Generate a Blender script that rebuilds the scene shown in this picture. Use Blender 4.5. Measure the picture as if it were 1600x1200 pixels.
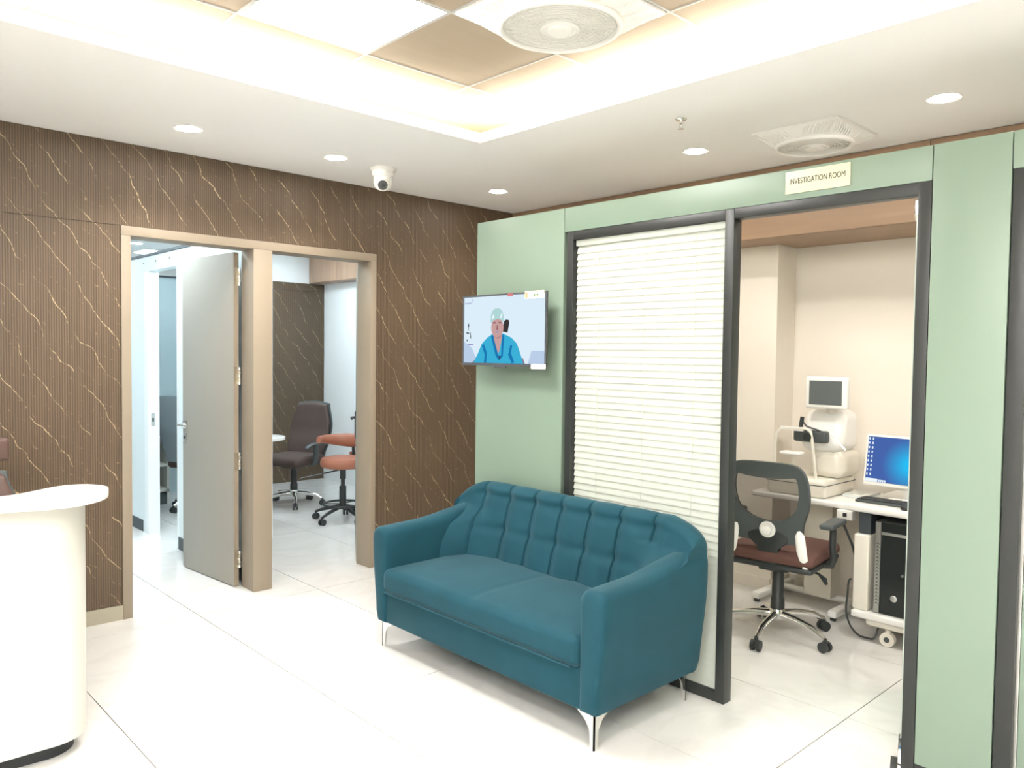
import bpy, bmesh, math, random
from math import sin, cos, pi, radians, sqrt, atan2
from mathutils import Vector, Matrix
random.seed(7)
for o in list(bpy.data.objects):
    bpy.data.objects.remove(o)
SC = bpy.context.scene
COL = SC.collection

# ------------------------------------------------------------------ camera
CAM = Vector((-2.8549, -4.4438, 1.45))
yw, pt, rl = radians(46.6676), radians(-2.1767), radians(0.7089)
F = Vector((cos(yw)*cos(pt), sin(yw)*cos(pt), sin(pt)))
R = Vector((sin(yw), -cos(yw), 0)); U = R.cross(F)
R2 = R*cos(rl) + U*sin(rl); U2 = U*cos(rl) - R*sin(rl)
cd = bpy.data.cameras.new('camera'); cam = bpy.data.objects.new('camera', cd); COL.objects.link(cam)
cam.matrix_world = Matrix(((R2.x, U2.x, -F.x, CAM.x), (R2.y, U2.y, -F.y, CAM.y), (R2.z, U2.z, -F.z, CAM.z), (0, 0, 0, 1)))
cd.sensor_fit = 'HORIZONTAL'; cd.sensor_width = 36.0; cd.lens = 1225.22*36/1600; cd.clip_start = 0.02
SC.camera = cam
# ------------------------------------------------------------------ world, exposure
EXPO = 1.9; SCR = 2.0**-EXPO          # screens are shown at their own picture brightness
w = bpy.data.worlds.new('world'); SC.world = w; w.use_nodes = True
w.node_tree.nodes['Background'].inputs[0].default_value = (1.0, 0.97, 0.92, 1)
w.node_tree.nodes['Background'].inputs[1].default_value = 0.3
SC.view_settings.view_transform = 'Standard'; SC.view_settings.look = 'None'
SC.view_settings.exposure = EXPO; SC.view_settings.gamma = 1.0
try: SC.view_settings.use_curve_mapping = False
except Exception: pass
# light levels (the lamps themselves are built further down)
L_PANEL, L_COVE, L_DOWN, L_INV, L_COOL = 17.0, 16.0, 11.0, 10.5, 16.0
WARM, COOL = (1.0, 0.95, 0.88), (0.80, 0.93, 1.0)

# ------------------------------------------------------------------ materials
def srgb(r, g, b):
    f = lambda c: ((c/255+0.055)/1.055)**2.4 if c/255 > 0.04045 else c/255/12.92
    return (f(r), f(g), f(b), 1)
MATS = {}
def mat(name, col, rough=0.5, metal=0.0, spec=0.5, emit=0.0, ecol=None, sheen=0.0, bump=0.0, bscale=200.0, vary=0.0, vscale=3.0, coat=0.0):
    m = bpy.data.materials.new(name); m.use_nodes = True; nt = m.node_tree; p = nt.nodes['Principled BSDF']
    if len(col) == 3: col = (*col, 1)
    p.inputs['Base Color'].default_value = col; p.inputs['Roughness'].default_value = rough; p.inputs['Metallic'].default_value = metal
    p.inputs['Specular IOR Level'].default_value = spec
    if coat: p.inputs['Coat Weight'].default_value = coat
    if emit:
        p.inputs['Emission Color'].default_value = (*(ecol or col[:3]), 1); p.inputs['Emission Strength'].default_value = emit
    if sheen:
        p.inputs['Sheen Weight'].default_value = sheen; p.inputs['Sheen Roughness'].default_value = 0.4
        p.inputs['Sheen Tint'].default_value = (0.6, 0.78, 0.85, 1)
    if vary or bump:
        geo = nt.nodes.new('ShaderNodeNewGeometry')
    if vary:
        n = nt.nodes.new('ShaderNodeTexNoise'); n.inputs['Scale'].default_value = vscale; n.inputs['Detail'].default_value = 4
        nt.links.new(geo.outputs['Position'], n.inputs['Vector'])
        mx = nt.nodes.new('ShaderNodeMix'); mx.data_type = 'RGBA'
        mx.inputs[6].default_value = tuple(c*(1-vary) for c in col[:3])+(1,); mx.inputs[7].default_value = tuple(min(1, c*(1+vary)) for c in col[:3])+(1,)
        nt.links.new(n.outputs['Fac'], mx.inputs[0]); nt.links.new(mx.outputs[2], p.inputs['Base Color'])
    if bump:
        n2 = nt.nodes.new('ShaderNodeTexNoise'); n2.inputs['Scale'].default_value = bscale
        nt.links.new(geo.outputs['Position'], n2.inputs['Vector'])
        b = nt.nodes.new('ShaderNodeBump'); b.inputs['Strength'].default_value = bump; b.inputs['Distance'].default_value = 0.003
        nt.links.new(n2.outputs['Fac'], b.inputs['Height']); nt.links.new(b.outputs['Normal'], p.inputs['Normal'])
    MATS[name] = m
    return m
def N(nt, t, **kw):
    n = nt.nodes.new(t)
    for k, v in kw.items(): setattr(n, k, v)
    return n
def mth(nt, op, a, b=None, c=None):
    n = nt.nodes.new('ShaderNodeMath'); n.operation = op
    for i, q in enumerate((a, b, c)):
        if q is None: continue
        if isinstance(q, (int, float)): n.inputs[i].default_value = q
        else: nt.links.new(q, n.inputs[i])
    return n.outputs[0]
def rgbmix(nt, fac, a, b):
    mx = nt.nodes.new('ShaderNodeMix'); mx.data_type = 'RGBA'
    for i, q in ((0, fac), (6, a), (7, b)):
        if isinstance(q, (int, float)): mx.inputs[i].default_value = q
        elif isinstance(q, tuple): mx.inputs[i].default_value = q
        else: nt.links.new(q, mx.inputs[i])
    return mx.outputs[2]

def brown_laminate():
    """fluted brown marble laminate: vertical reeds, diagonal broken golden veins"""
    m = bpy.data.materials.new('brown_fluted_laminate'); m.use_nodes = True; nt = m.node_tree; p = nt.nodes['Principled BSDF']
    g = N(nt, 'ShaderNodeNewGeometry'); s = N(nt, 'ShaderNodeSeparateXYZ'); nt.links.new(g.outputs['Position'], s.inputs[0])
    X, Z = s.outputs['X'], s.outputs['Z']
    def noise(scale, detail=3, vec=None):
        n = N(nt, 'ShaderNodeTexNoise'); n.inputs['Scale'].default_value = scale; n.inputs['Detail'].default_value = detail
        nt.links.new(vec or g.outputs['Position'], n.inputs['Vector']); return n.outputs['Fac']
    n1 = noise(3.5, 2); n2 = noise(14, 3); n3 = noise(60, 2); n4 = noise(6.5, 3)
    # main veins
    q = mth(nt, 'ADD', Z, mth(nt, 'MULTIPLY', X, 1.45))
    q = mth(nt, 'ADD', q, mth(nt, 'MULTIPLY', n1, 0.22)); q = mth(nt, 'ADD', q, mth(nt, 'MULTIPLY', n2, 0.05))
    fr = mth(nt, 'FRACT', mth(nt, 'DIVIDE', q, 0.235))
    d = mth(nt, 'ABSOLUTE', mth(nt, 'SUBTRACT', fr, 0.5))
    line = mth(nt, 'SUBTRACT', 1.0, mth(nt, 'MULTIPLY', d, 48.0)); line = mth(nt, 'MAXIMUM', line, 0.0)
    brk = mth(nt, 'MULTIPLY', mth(nt, 'SUBTRACT', n4, 0.41), 8.0); brk = mth(nt, 'MINIMUM', mth(nt, 'MAXIMUM', brk, 0.0), 1.0)
    dash = mth(nt, 'MINIMUM', mth(nt, 'MAXIMUM', mth(nt, 'MULTIPLY', mth(nt, 'SUBTRACT', n3, 0.36), 6.0), 0.15), 1.0)
    line = mth(nt, 'MULTIPLY', mth(nt, 'MULTIPLY', line, brk), dash)
    # faint secondary veins
    q2 = mth(nt, 'ADD', mth(nt, 'ADD', Z, mth(nt, 'MULTIPLY', X, 0.9)), mth(nt, 'MULTIPLY', n2, 0.12))
    fr2 = mth(nt, 'FRACT', mth(nt, 'DIVIDE', q2, 0.083))
    d2 = mth(nt, 'ABSOLUTE', mth(nt, 'SUBTRACT', fr2, 0.5))
    l2 = mth(nt, 'MAXIMUM', mth(nt, 'SUBTRACT', 1.0, mth(nt, 'MULTIPLY', d2, 16.0)), 0.0)
    l2 = mth(nt, 'MULTIPLY', l2, mth(nt, 'MINIMUM', mth(nt, 'MAXIMUM', mth(nt, 'MULTIPLY', mth(nt, 'SUBTRACT', n3, 0.55), 5.0), 0.0), 1.0))
    # reeds
    fl = mth(nt, 'SINE', mth(nt, 'MULTIPLY', X, 2*pi/0.0115))
    flc = mth(nt, 'MULTIPLY', mth(nt, 'ADD', fl, 1.0), 0.5)
    base = rgbmix(nt, n1, srgb(96, 80, 63), srgb(112, 94, 73))
    base = rgbmix(nt, mth(nt, 'MULTIPLY', mth(nt, 'SUBTRACT', 1.0, flc), 0.68), base, srgb(58, 46, 37))
    col = rgbmix(nt, mth(nt, 'MULTIPLY', l2, 0.34), base, srgb(205, 176, 138))
    col = rgbmix(nt, mth(nt, 'MINIMUM', mth(nt, 'MULTIPLY', line, 0.9), 0.7), col, srgb(214, 190, 150))
    nt.links.new(col, p.inputs['Base Color']); p.inputs['Roughness'].default_value = 0.42; p.inputs['Specular IOR Level'].default_value = 0.4
    b = N(nt, 'ShaderNodeBump'); b.inputs['Strength'].default_value = 0.35; b.inputs['Distance'].default_value = 0.002
    nt.links.new(fl, b.inputs['Height']); nt.links.new(b.outputs['Normal'], p.inputs['Normal'])
    MATS[m.name] = m; return m
def marble_tile():
    m = bpy.data.materials.new('polished_white_tile'); m.use_nodes = True; nt = m.node_tree; p = nt.nodes['Principled BSDF']
    g = N(nt, 'ShaderNodeNewGeometry')
    n = N(nt, 'ShaderNodeTexNoise'); n.inputs['Scale'].default_value = 1.6; n.inputs['Detail'].default_value = 6; n.inputs['Distortion'].default_value = 1.4
    nt.links.new(g.outputs['Position'], n.inputs['Vector'])
    v = mth(nt, 'ABSOLUTE', mth(nt, 'SUBTRACT', n.outputs['Fac'], 0.5))
    v = mth(nt, 'MAXIMUM', mth(nt, 'SUBTRACT', 1.0, mth(nt, 'MULTIPLY', v, 14.0)), 0.0)
    c = rgbmix(nt, mth(nt, 'MULTIPLY', v, 0.35), (0.69, 0.68, 0.655, 1), (0.58, 0.57, 0.54, 1))
    nt.links.new(c, p.inputs['Base Color']); p.inputs['Roughness'].default_value = 0.12; p.inputs['Specular IOR Level'].default_value = 0.45
    MATS[m.name] = m; return m
def wood(name, a, b, scale=1.0, axis='Z', rough=0.45):
    m = bpy.data.materials.new(name); m.use_nodes = True; nt = m.node_tree; p = nt.nodes['Principled BSDF']
    g = N(nt, 'ShaderNodeNewGeometry'); mp = N(nt, 'ShaderNodeMapping'); nt.links.new(g.outputs['Position'], mp.inputs[0])
    mp.inputs['Scale'].default_value = {'Z': (18*scale, 18*scale, 1.2*scale), 'Y': (18*scale, 1.2*scale, 18*scale), 'X': (1.2*scale, 18*scale, 18*scale)}[axis]
    n = N(nt, 'ShaderNodeTexNoise'); n.inputs['Detail'].default_value = 4; n.inputs['Scale'].default_value = 1.0; n.inputs['Distortion'].default_value = 0.6
    nt.links.new(mp.outputs[0], n.inputs['Vector'])
    nt.links.new(rgbmix(nt, n.outputs['Fac'], a, b), p.inputs['Base Color']); p.inputs['Roughness'].default_value = rough
    MATS[name] = m; return m
def glass(name, tint=(0.93, 0.98, 0.96), refl=1.0):
    m = bpy.data.materials.new(name); m.use_nodes = True; nt = m.node_tree; nt.nodes.remove(nt.nodes['Principled BSDF'])
    out = nt.nodes['Material Output']; t = N(nt, 'ShaderNodeBsdfTransparent'); t.inputs[0].default_value = (*tint, 1)
    gl = N(nt, 'ShaderNodeBsdfGlossy'); gl.inputs['Roughness'].default_value = 0.02
    fz = N(nt, 'ShaderNodeLayerWeight'); fz.inputs[0].default_value = 0.5
    fac = mth(nt, 'ADD', 0.03, mth(nt, 'MULTIPLY', mth(nt, 'POWER', fz.outputs['Facing'], 5.0), 0.7))
    mx = N(nt, 'ShaderNodeMixShader'); nt.links.new(mth(nt, 'MULTIPLY', fac, refl), mx.inputs[0]); nt.links.new(t.outputs[0], mx.inputs[1]); nt.links.new(gl.outputs[0], mx.inputs[2])
    nt.links.new(mx.outputs[0], out.inputs[0]); MATS[name] = m; return m
def mesh_fabric(name, col, opac):
    m = bpy.data.materials.new(name); m.use_nodes = True; nt = m.node_tree; p = nt.nodes['Principled BSDF']; p.inputs['Base Color'].default_value = col; p.inputs['Roughness'].default_value = 0.8
    p.inputs['Alpha'].default_value = opac; MATS[name] = m; return m
def emitter(name, col, st):
    m = bpy.data.materials.new(name); m.use_nodes = True; nt = m.node_tree; nt.nodes.remove(nt.nodes['Principled BSDF'])
    e = N(nt, 'ShaderNodeEmission'); e.inputs[0].default_value = (*col[:3], 1); e.inputs[1].default_value = st
    nt.links.new(e.outputs[0], nt.nodes['Material Output'].inputs[0]); MATS[name] = m; return m

brown = brown_laminate(); tileM = marble_tile()
ceilM = mat('ceiling_paint', (0.87, 0.865, 0.85), 0.85)
creamM = mat('cream_paint', (0.80, 0.745, 0.66), 0.8)
whiteM = mat('white_laminate', (0.84, 0.86, 0.86), 0.4)
bluewhite = mat('pale_blue_laminate', (0.72, 0.79, 0.80), 0.35)
greenM = mat('sage_green_laminate', srgb(122, 140, 125), 0.38)
greenE = mat('sage_green_edge', srgb(196, 212, 184), 0.4)
frameM = mat('beige_door_frame', srgb(143, 130, 113), 0.5, vary=0.03, vscale=2)
leafM = mat('greige_door_leaf', srgb(150, 145, 135), 0.5, vary=0.02, vscale=2)
skirtM = mat('beige_skirting', srgb(165, 158, 140), 0.35)
darkskirt = mat('charcoal_skirting', srgb(62, 70, 74), 0.5)
blackM = mat('charcoal_metal_frame', srgb(40, 43, 42), 0.38)
blackP = mat('black_plastic', srgb(44, 48, 48), 0.45)
greyP = mat('dark_grey_plastic', srgb(72, 78, 78), 0.5)
groutM = mat('tile_grout', (0.16, 0.145, 0.12), 0.9)
chrome = mat('chrome', (0.82, 0.82, 0.8), 0.12, 1.0)
satin = mat('satin_steel', (0.62, 0.62, 0.6), 0.3, 1.0)
brass = mat('satin_brass', (0.66, 0.61, 0.50), 0.28, 1.0)
velvet = mat('teal_velvet', srgb(26, 67, 79), 0.75, spec=0.15, sheen=0.17, bump=0.25, bscale=350, vary=0.2, vscale=6)
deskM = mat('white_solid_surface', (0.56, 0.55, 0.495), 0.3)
deskTop = mat('white_counter_surface', (0.88, 0.87, 0.83), 0.2)
gridtile = wood('beige_ceiling_tile', srgb(168, 152, 131), srgb(180, 164, 143), 0.5, 'X', 0.7)
gridbar = mat('white_ceiling_grid', (0.52, 0.51, 0.48), 0.5)
plasticW = mat('white_plastic', (0.80, 0.79, 0.75), 0.4)
ivory = mat('ivory_plastic', (0.74, 0.70, 0.61), 0.4)
loftM = wood('walnut_laminate', srgb(136, 110, 88), srgb(170, 142, 116), 1.0, 'Y')
loftB = wood('oak_laminate', srgb(150, 120, 100), srgb(188, 158, 132), 1.0, 'Z')
leather = mat('brown_leather', srgb(88, 66, 58), 0.45, bump=0.15, bscale=150)
tan = mat('tan_leather', srgb(164, 104, 80), 0.42)
maroon = mat('maroon_fabric', srgb(92, 62, 54), 0.8)
netM = mesh_fabric('chair_netting', srgb(70, 58, 50), 0.62)
pane = glass('clear_glass', (0.97, 0.985, 0.975), 0.7); panetint = glass('green_glass', (0.80, 0.93, 0.88))
blindM = mat('white_blind_slat', (0.78, 0.78, 0.75), 0.5)
_nt = blindM.node_tree; _tr = N(_nt, 'ShaderNodeBsdfTranslucent'); _tr.inputs[0].default_value = (0.85, 0.85, 0.80, 1); _mx = N(_nt, 'ShaderNodeMixShader'); _mx.inputs[0].default_value = 0.45
_nt.links.new(_nt.nodes['Principled BSDF'].outputs[0], _mx.inputs[1]); _nt.links.new(_tr.outputs[0], _mx.inputs[2]); _nt.links.new(_mx.outputs[0], _nt.nodes['Material Output'].inputs[0])
screenOff = mat('grey_screen', srgb(92, 98, 98), 0.25)
signM = mat('cream_sign', srgb(196, 196, 168), 0.4)
inkM = mat('dark_ink', srgb(34, 32, 26), 0.6)
paperM = mat('paper', (0.78, 0.78, 0.74), 0.7)

# ------------------------------------------------------------------ mesh helpers
class B:
    """collects shapes; coordinates are given in the frame of `o` (world by default)"""
    def __init__(s, o=(0, 0, 0)): s.v = []; s.f = []; s.m = []; s.o = Vector(o); s.mi = 0; s.M = None
    def add(s, vs, fs):
        k = len(s.v)
        for p in vs:
            p = Vector(p)
            if s.M is not None: p = s.M @ p
            s.v.append(p - s.o)
        for f in fs: s.f.append(tuple(i+k for i in f)); s.m.append(s.mi)
        return s
    def box(s, x0, x1, y0, y1, z0, z1):
        x0, x1 = sorted((x0, x1)); y0, y1 = sorted((y0, y1)); z0, z1 = sorted((z0, z1))
        return s.add([(x0, y0, z0), (x1, y0, z0), (x1, y1, z0), (x0, y1, z0), (x0, y0, z1), (x1, y0, z1), (x1, y1, z1), (x0, y1, z1)],
                     [(0, 3, 2, 1), (4, 5, 6, 7), (0, 1, 5, 4), (1, 2, 6, 5), (2, 3, 7, 6), (3, 0, 4, 7)])
    def rbox(s, x0, x1, y0, y1, z0, z1, r, k=3, nx=1, ny=1, nz=1, crown=0.0, fn=None):
        """rounded box; crown lifts the top, fn(p)->p deforms"""
        lo = [min(x0, x1), min(y0, y1), min(z0, z1)]; hi = [max(x0, x1), max(y0, y1), max(z0, z1)]
        r = min(r, *[(hi[i]-lo[i])/2*0.999 for i in range(3)])
        def ax(i, n):
            a = [lo[i]+r*(1-math.tan(pi/4*(1-j/k))) for j in range(k)]
            mid = [lo[i]+r+(hi[i]-lo[i]-2*r)*j/n for j in range(n+1)]
            b = [hi[i]-r*(1-math.tan(pi/4*(j/k))) for j in range(1, k+1)]
            return a+mid+b
        A = [ax(0, nx), ax(1, ny), ax(2, nz)]
        vs = []; idx = {}; fs = []
        def vid(p):
            key = tuple(round(c, 7) for c in p)
            if key in idx: return idx[key]
            q = [min(max(p[i], lo[i]+r), hi[i]-r) for i in range(3)]; d = Vector([p[i]-q[i] for i in range(3)])
            P = Vector(q)+(d.normalized()*r if d.length > 1e-9 else d)
            if crown:
                u_ = (P.x-lo[0])/(hi[0]-lo[0])*2-1; v_ = (P.y-lo[1])/(hi[1]-lo[1])*2-1
                if P.z > (lo[2]+hi[2])/2: P.z += crown*max(0, 1-u_**4)*max(0, 1-v_**4)
            if fn: P = Vector(fn(P))
            idx[key] = len(vs); vs.append(P); return idx[key]
        for a, b, c in ((0, 1, 2), (1, 2, 0), (2, 0, 1)):
            for side in (0, 1):
                for i in range(len(A[a])-1):
                    for j in range(len(A[b])-1):
                        quad = []
                        for di, dj in ((0, 0), (1, 0), (1, 1), (0, 1)):
                            p = [0, 0, 0]; p[a] = A[a][i+di]; p[b] = A[b][j+dj]; p[c] = hi[c] if side else lo[c]; quad.append(vid(p))
                        if not side: quad.reverse()
                        if len(set(quad)) >= 3: fs.append(tuple(dict.fromkeys(quad)))
        return s.add(vs, fs)
    def cyl(s, p0, p1, r0, r1=None, n=16):
        r1 = r0 if r1 is None else r1
        p0, p1 = Vector(p0), Vector(p1); d = (p1-p0).normalized()
        a = d.orthogonal().normalized(); b = d.cross(a)
        vs = [p0+(a*cos(2*pi*i/n)+b*sin(2*pi*i/n))*r0 for i in range(n)]+[p1+(a*cos(2*pi*i/n)+b*sin(2*pi*i/n))*r1 for i in range(n)]
        fs = [(i, (i+1) % n, n+(i+1) % n, n+i) for i in range(n)]+[tuple(range(n-1, -1, -1)), tuple(range(n, 2*n))]
        return s.add(vs, fs)
    def tube(s, pts, r, n=8, closed=False, flat=1.0, ref=None):
        pts = [Vector(p) for p in pts]; m = len(pts); vs = []; fs = []
        rr = r if isinstance(r, (list, tuple)) else [r]*m
        prev = None
        for i, p in enumerate(pts):
            t = (pts[(i+1) % m]-pts[i-1]) if closed else (pts[min(i+1, m-1)]-pts[max(i-1, 0)])
            t.normalize()
            if ref is not None: a = Vector(ref)-t*t.dot(Vector(ref)); a.normalize()
            elif prev is None: a = t.orthogonal().normalized()
            else: a = prev-t*t.dot(prev); a.normalize()
            prev = a; b = t.cross(a)
            for j in range(n): vs.append(p+(a*cos(2*pi*j/n)*flat+b*sin(2*pi*j/n))*rr[i])
        for i in range(m if closed else m-1):
            for j in range(n):
                k = ((i+1) % m)*n
                fs.append((i*n+j, i*n+(j+1) % n, k+(j+1) % n, k+j))
        if not closed: fs += [tuple(range(n-1, -1, -1)), tuple(range((m-1)*n, m*n))]
        return s.add(vs, fs)
    def lathe(s, prof, c=(0, 0, 0), n=28, axis='z'):
        c = Vector(c); vs = []; fs = []
        for r, h in prof:
            for j in range(n):
                a = 2*pi*j/n
                q = {'z': (r*cos(a), r*sin(a), h), 'x': (h, r*cos(a), r*sin(a)), 'y': (r*sin(a), h, r*cos(a))}[axis]
                vs.append(c+Vector(q))
        for i in range(len(prof)-1):
            for j in range(n): fs.append((i*n+j, i*n+(j+1) % n, (i+1)*n+(j+1) % n, (i+1)*n+j))
        fs += [tuple(range(n-1, -1, -1)), tuple(range((len(prof)-1)*n, len(prof)*n))]
        return s.add(vs, fs)
    def prism(s, poly, ax, a, b):
        """extrude a polygon: ax x -> (y,z), y -> (x,z), z -> (x,y)"""
        def P(q, h): return {'x': (h, q[0], q[1]), 'y': (q[0], h, q[1]), 'z': (q[0], q[1], h)}[ax]
        n = len(poly)
        return s.add([P(q, a) for q in poly]+[P(q, b) for q in poly],
                     [tuple(range(n-1, -1, -1)), tuple(range(n, 2*n))]+[(i, (i+1) % n, n+(i+1) % n, n+i) for i in range(n)])
    def ring(s, outer, inner, ax, a, b):
        """extruded band between two outlines with the same number of points"""
        def P(q, h): return {'x': (h, q[0], q[1]), 'y': (q[0], h, q[1]), 'z': (q[0], q[1], h)}[ax]
        n = len(outer); vs = [P(q, a) for q in outer]+[P(q, a) for q in inner]+[P(q, b) for q in outer]+[P(q, b) for q in inner]; fs = []
        for i in range(n):
            j = (i+1) % n
            fs += [(i, n+i, n+j, j), (2*n+i, 2*n+j, 3*n+j, 3*n+i), (i, j, 2*n+j, 2*n+i), (n+i, 3*n+i, 3*n+j, n+j)]
        return s.add(vs, fs)
    def grid(s, rows):
        h, wd = len(rows), len(rows[0])
        return s.add([p for r in rows for p in r], [(i*wd+j, i*wd+j+1, (i+1)*wd+j+1, (i+1)*wd+j) for i in range(h-1) for j in range(wd-1)])
    def build(s, name, m, parent=None, angle=40, bevel=0.0, fix=True):
        me = bpy.data.meshes.new(name); me.from_pydata([tuple(p) for p in s.v], [], s.f)
        for mm in (m if isinstance(m, (list, tuple)) else [m]): me.materials.append(mm)
        if isinstance(m, (list, tuple)): me.polygons.foreach_set('material_index', s.m)
        if fix or bevel:
            bm = bmesh.new(); bm.from_mesh(me)
            if bevel:
                bmesh.ops.bevel(bm, geom=[e for e in bm.edges if len(e.link_faces) == 2 and e.calc_face_angle(0) > 0.6], offset=bevel, segments=2, affect='EDGES', profile=0.6)
            if fix: bmesh.ops.recalc_face_normals(bm, faces=bm.faces)
            bm.to_mesh(me); bm.free()
        me.update(); me.shade_smooth(); me.set_sharp_from_angle(angle=radians(angle))
        ob = bpy.data.objects.new(name, me); COL.objects.link(ob)
        if parent is not None: ob.parent = parent
        else: ob.location = s.o
        return ob
def tag(o, label=None, cat=None, group=None, kind=None):
    if label: o['label'] = label
    if cat: o['category'] = cat
    if group: o['group'] = group
    if kind: o['kind'] = kind
    return o
def thing(name, label, cat, loc=(0, 0, 0), rz=0.0, group=None):
    o = bpy.data.objects.new(name, None); COL.objects.link(o); o.location = loc; o.rotation_euler = (0, 0, rz); o.empty_display_size = 0.1
    return tag(o, label, cat, group)
def struct(ob, label): return tag(ob, label, ob.name.split('_')[0], kind='structure')
def sempty(name, label, loc=(0, 0, 0)):
    o = bpy.data.objects.new(name, None); COL.objects.link(o); o.location = loc; o.empty_display_size = 0.1
    return tag(o, label, name.split('_')[0], kind='structure')
def smooth(t): t = min(max(t, 0), 1); return t*t*(3-2*t)
def copytree(o, loc=None, rz=None, parent=None):
    c = o.copy(); COL.objects.link(c); c.parent = parent
    if loc is not None: c.location = loc
    if rz is not None: c.rotation_euler = (0, 0, rz)
    for ch in list(o.children): copytree(ch, parent=c)
    return c

H = 2.54
# ================================================================== FLOOR
fl = struct(B().box(-4.6, 2.4, -6.2, 6.0, -0.12, -0.004).build('floor', groutM), 'glossy white stone tile floor running through every room')
TX, TY, GAP = 0.73, 1.463, 0.0045
tb = B().box(0, TX-GAP, 0, TY-GAP, -0.02, 0.0); t0 = tb.build('floor_tile', tileM, fl)
first = True
for i in range(-4, 6):
    for j in range(-3, 5):
        x0 = -1.91+i*TX; y0 = -1.657+j*TY
        if x0 > 2.2 or x0 < -4.6 or y0 > 4.6 or y0 < -6.1: continue
        o = t0 if first else t0.copy()
        if not first: COL.objects.link(o); o.parent = fl
        o.location = (x0+GAP/2, y0+GAP/2, 0); first = False

# ================================================================== CEILING
OX, OY = -0.17, -1.335           # corner of the recessed tray
LX, LY = -4.3, -5.7
cb = B()
def slab(x0, x1, y0, y1, z0=H, z1=H+0.03): cb.box(x0, x1, y0, y1, z0, z1)
slab(-4.6, 2.4, OY, 6.0); slab(OX, 2.4, -6.2, OY); slab(-4.6, LX, -6.2, OY); slab(LX, OX, -6.2, LY)
ce = struct(cb.build('ceiling', ceilM), 'off-white flat ceiling with a lit rectangular tray')
# upstand lip round the tray opening
lb = B(); lz = H+0.052
lb.box(LX, OX+0.012, OY, OY+0.012, H+0.0305, lz).box(OX, OX+0.012, LY, OY-0.0005, H+0.0305, lz)
lb.box(LX, OX, LY-0.012, LY-0.0005, H+0.0305, lz).box(LX-0.012, LX-0.0005, LY, OY, H+0.0305, lz)
lb.build('tray_lip', ceilM, ce)
ZG = 2.70
GX = [0.096-0.56*i for i in range(0, 9)]; GY = [-1.02-0.567*i for i in range(0, 10)]
cw = B(); cw.box(GX[-1]-0.2, 0.13, -0.99, -0.97, H+0.0305, ZG+0.04).box(0.11, 0.13, -6.1, -0.99, H+0.0305, ZG+0.04)
cw.box(GX[-1]-0.2, 0.11, -6.12, -6.1, H+0.0305, ZG+0.04).box(GX[-1]-0.22, GX[-1]-0.2, -6.1, -0.99, H+0.0305, ZG+0.04)
cw.build('tray_side', ceilM, ce)
B().box(GX[-1]-0.2, 0.11, -6.1, -0.99, ZG+0.03, ZG+0.04).build('tray_top', ceilM, ce)
LED_CELLS = {(2, 1), (5, 4), (5, 6), (7, 4), (7, 6), (4, 7)}; FAN_CELL = (1, 2)
tl = None
for i in range(8):
    for j in range(9):
        if (i, j) in LED_CELLS or (i, j) == FAN_CELL: continue
        if tl is None:
            tl = B().box(-0.278, 0.278, -0.2815, 0.2815, 0, 0.012).build('ceiling_tile', gridtile, ce); o = tl
        else: o = tl.copy(); COL.objects.link(o); o.parent = ce
        o.location = ((GX[i]+GX[i+1])/2, (GY[j]+GY[j+1])/2, ZG)
for x in GX: B().box(x-0.0042, x+0.0042, GY[-1], GY[0], ZG-0.004, ZG+0.001).build('grid_bar', gridbar, ce)
for y in GY: B().box(GX[-1], GX[0], y-0.0042, y+0.0042, ZG-0.0045, ZG+0.0005).build('grid_bar', gridbar, ce)
# cove led strips lying on the ledge behind the lip
coveM = emitter('warm_cove_led', (1.0, 0.92, 0.78), L_COVE)
zz = H+0.0305
for k, (a, b, c, d) in enumerate([(LX, OX+0.07, OY+0.055, OY+0.085), (OX+0.055, OX+0.085, LY, OY+0.05), (LX, OX, LY-0.085, LY-0.055), (LX-0.085, LX-0.055, LY, OY)]):
    B().box(a, b, c, d, zz, zz+0.012).build('led_strip', coveM, ce)
# led panels; all but the one beside the fan are added, unseen fill
panelM = emitter('led_panel_diffuser', (1.0, 0.985, 0.955), L_PANEL)
for n, (i, j) in enumerate(sorted(LED_CELLS)):
    cx, cy = (GX[i]+GX[i+1])/2, (GY[j]+GY[j+1])/2
    lab = 'square white led panel glowing in the tray ceiling beside the fan' if (i, j) == (2, 1) else 'square led panel added unseen to the tray ceiling '+{(5, 4): 'almost above the camera', (5, 6): 'close behind the camera', (7, 4): 'beside the left wall, nearer the desk', (7, 6): 'in the rear left corner of the tray', (4, 7): 'at the rear edge of the tray'}[(i, j)]
    t = thing('led_panel', lab, 'ceiling light', (cx, cy, ZG), group='led panels in the tray ceiling')
    B().box(-0.268, 0.268, -0.272, 0.272, -0.001, 0.004).build('diffuser', panelM, t)
    B().ring([(-.275, -.279), (.275, -.279), (.275, .279), (-.275, .279)], [(-.268, -.272), (.268, -.272), (.268, .272), (-.268, .272)], 'z', -0.004, 0.006).build('frame', gridbar, t)

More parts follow.
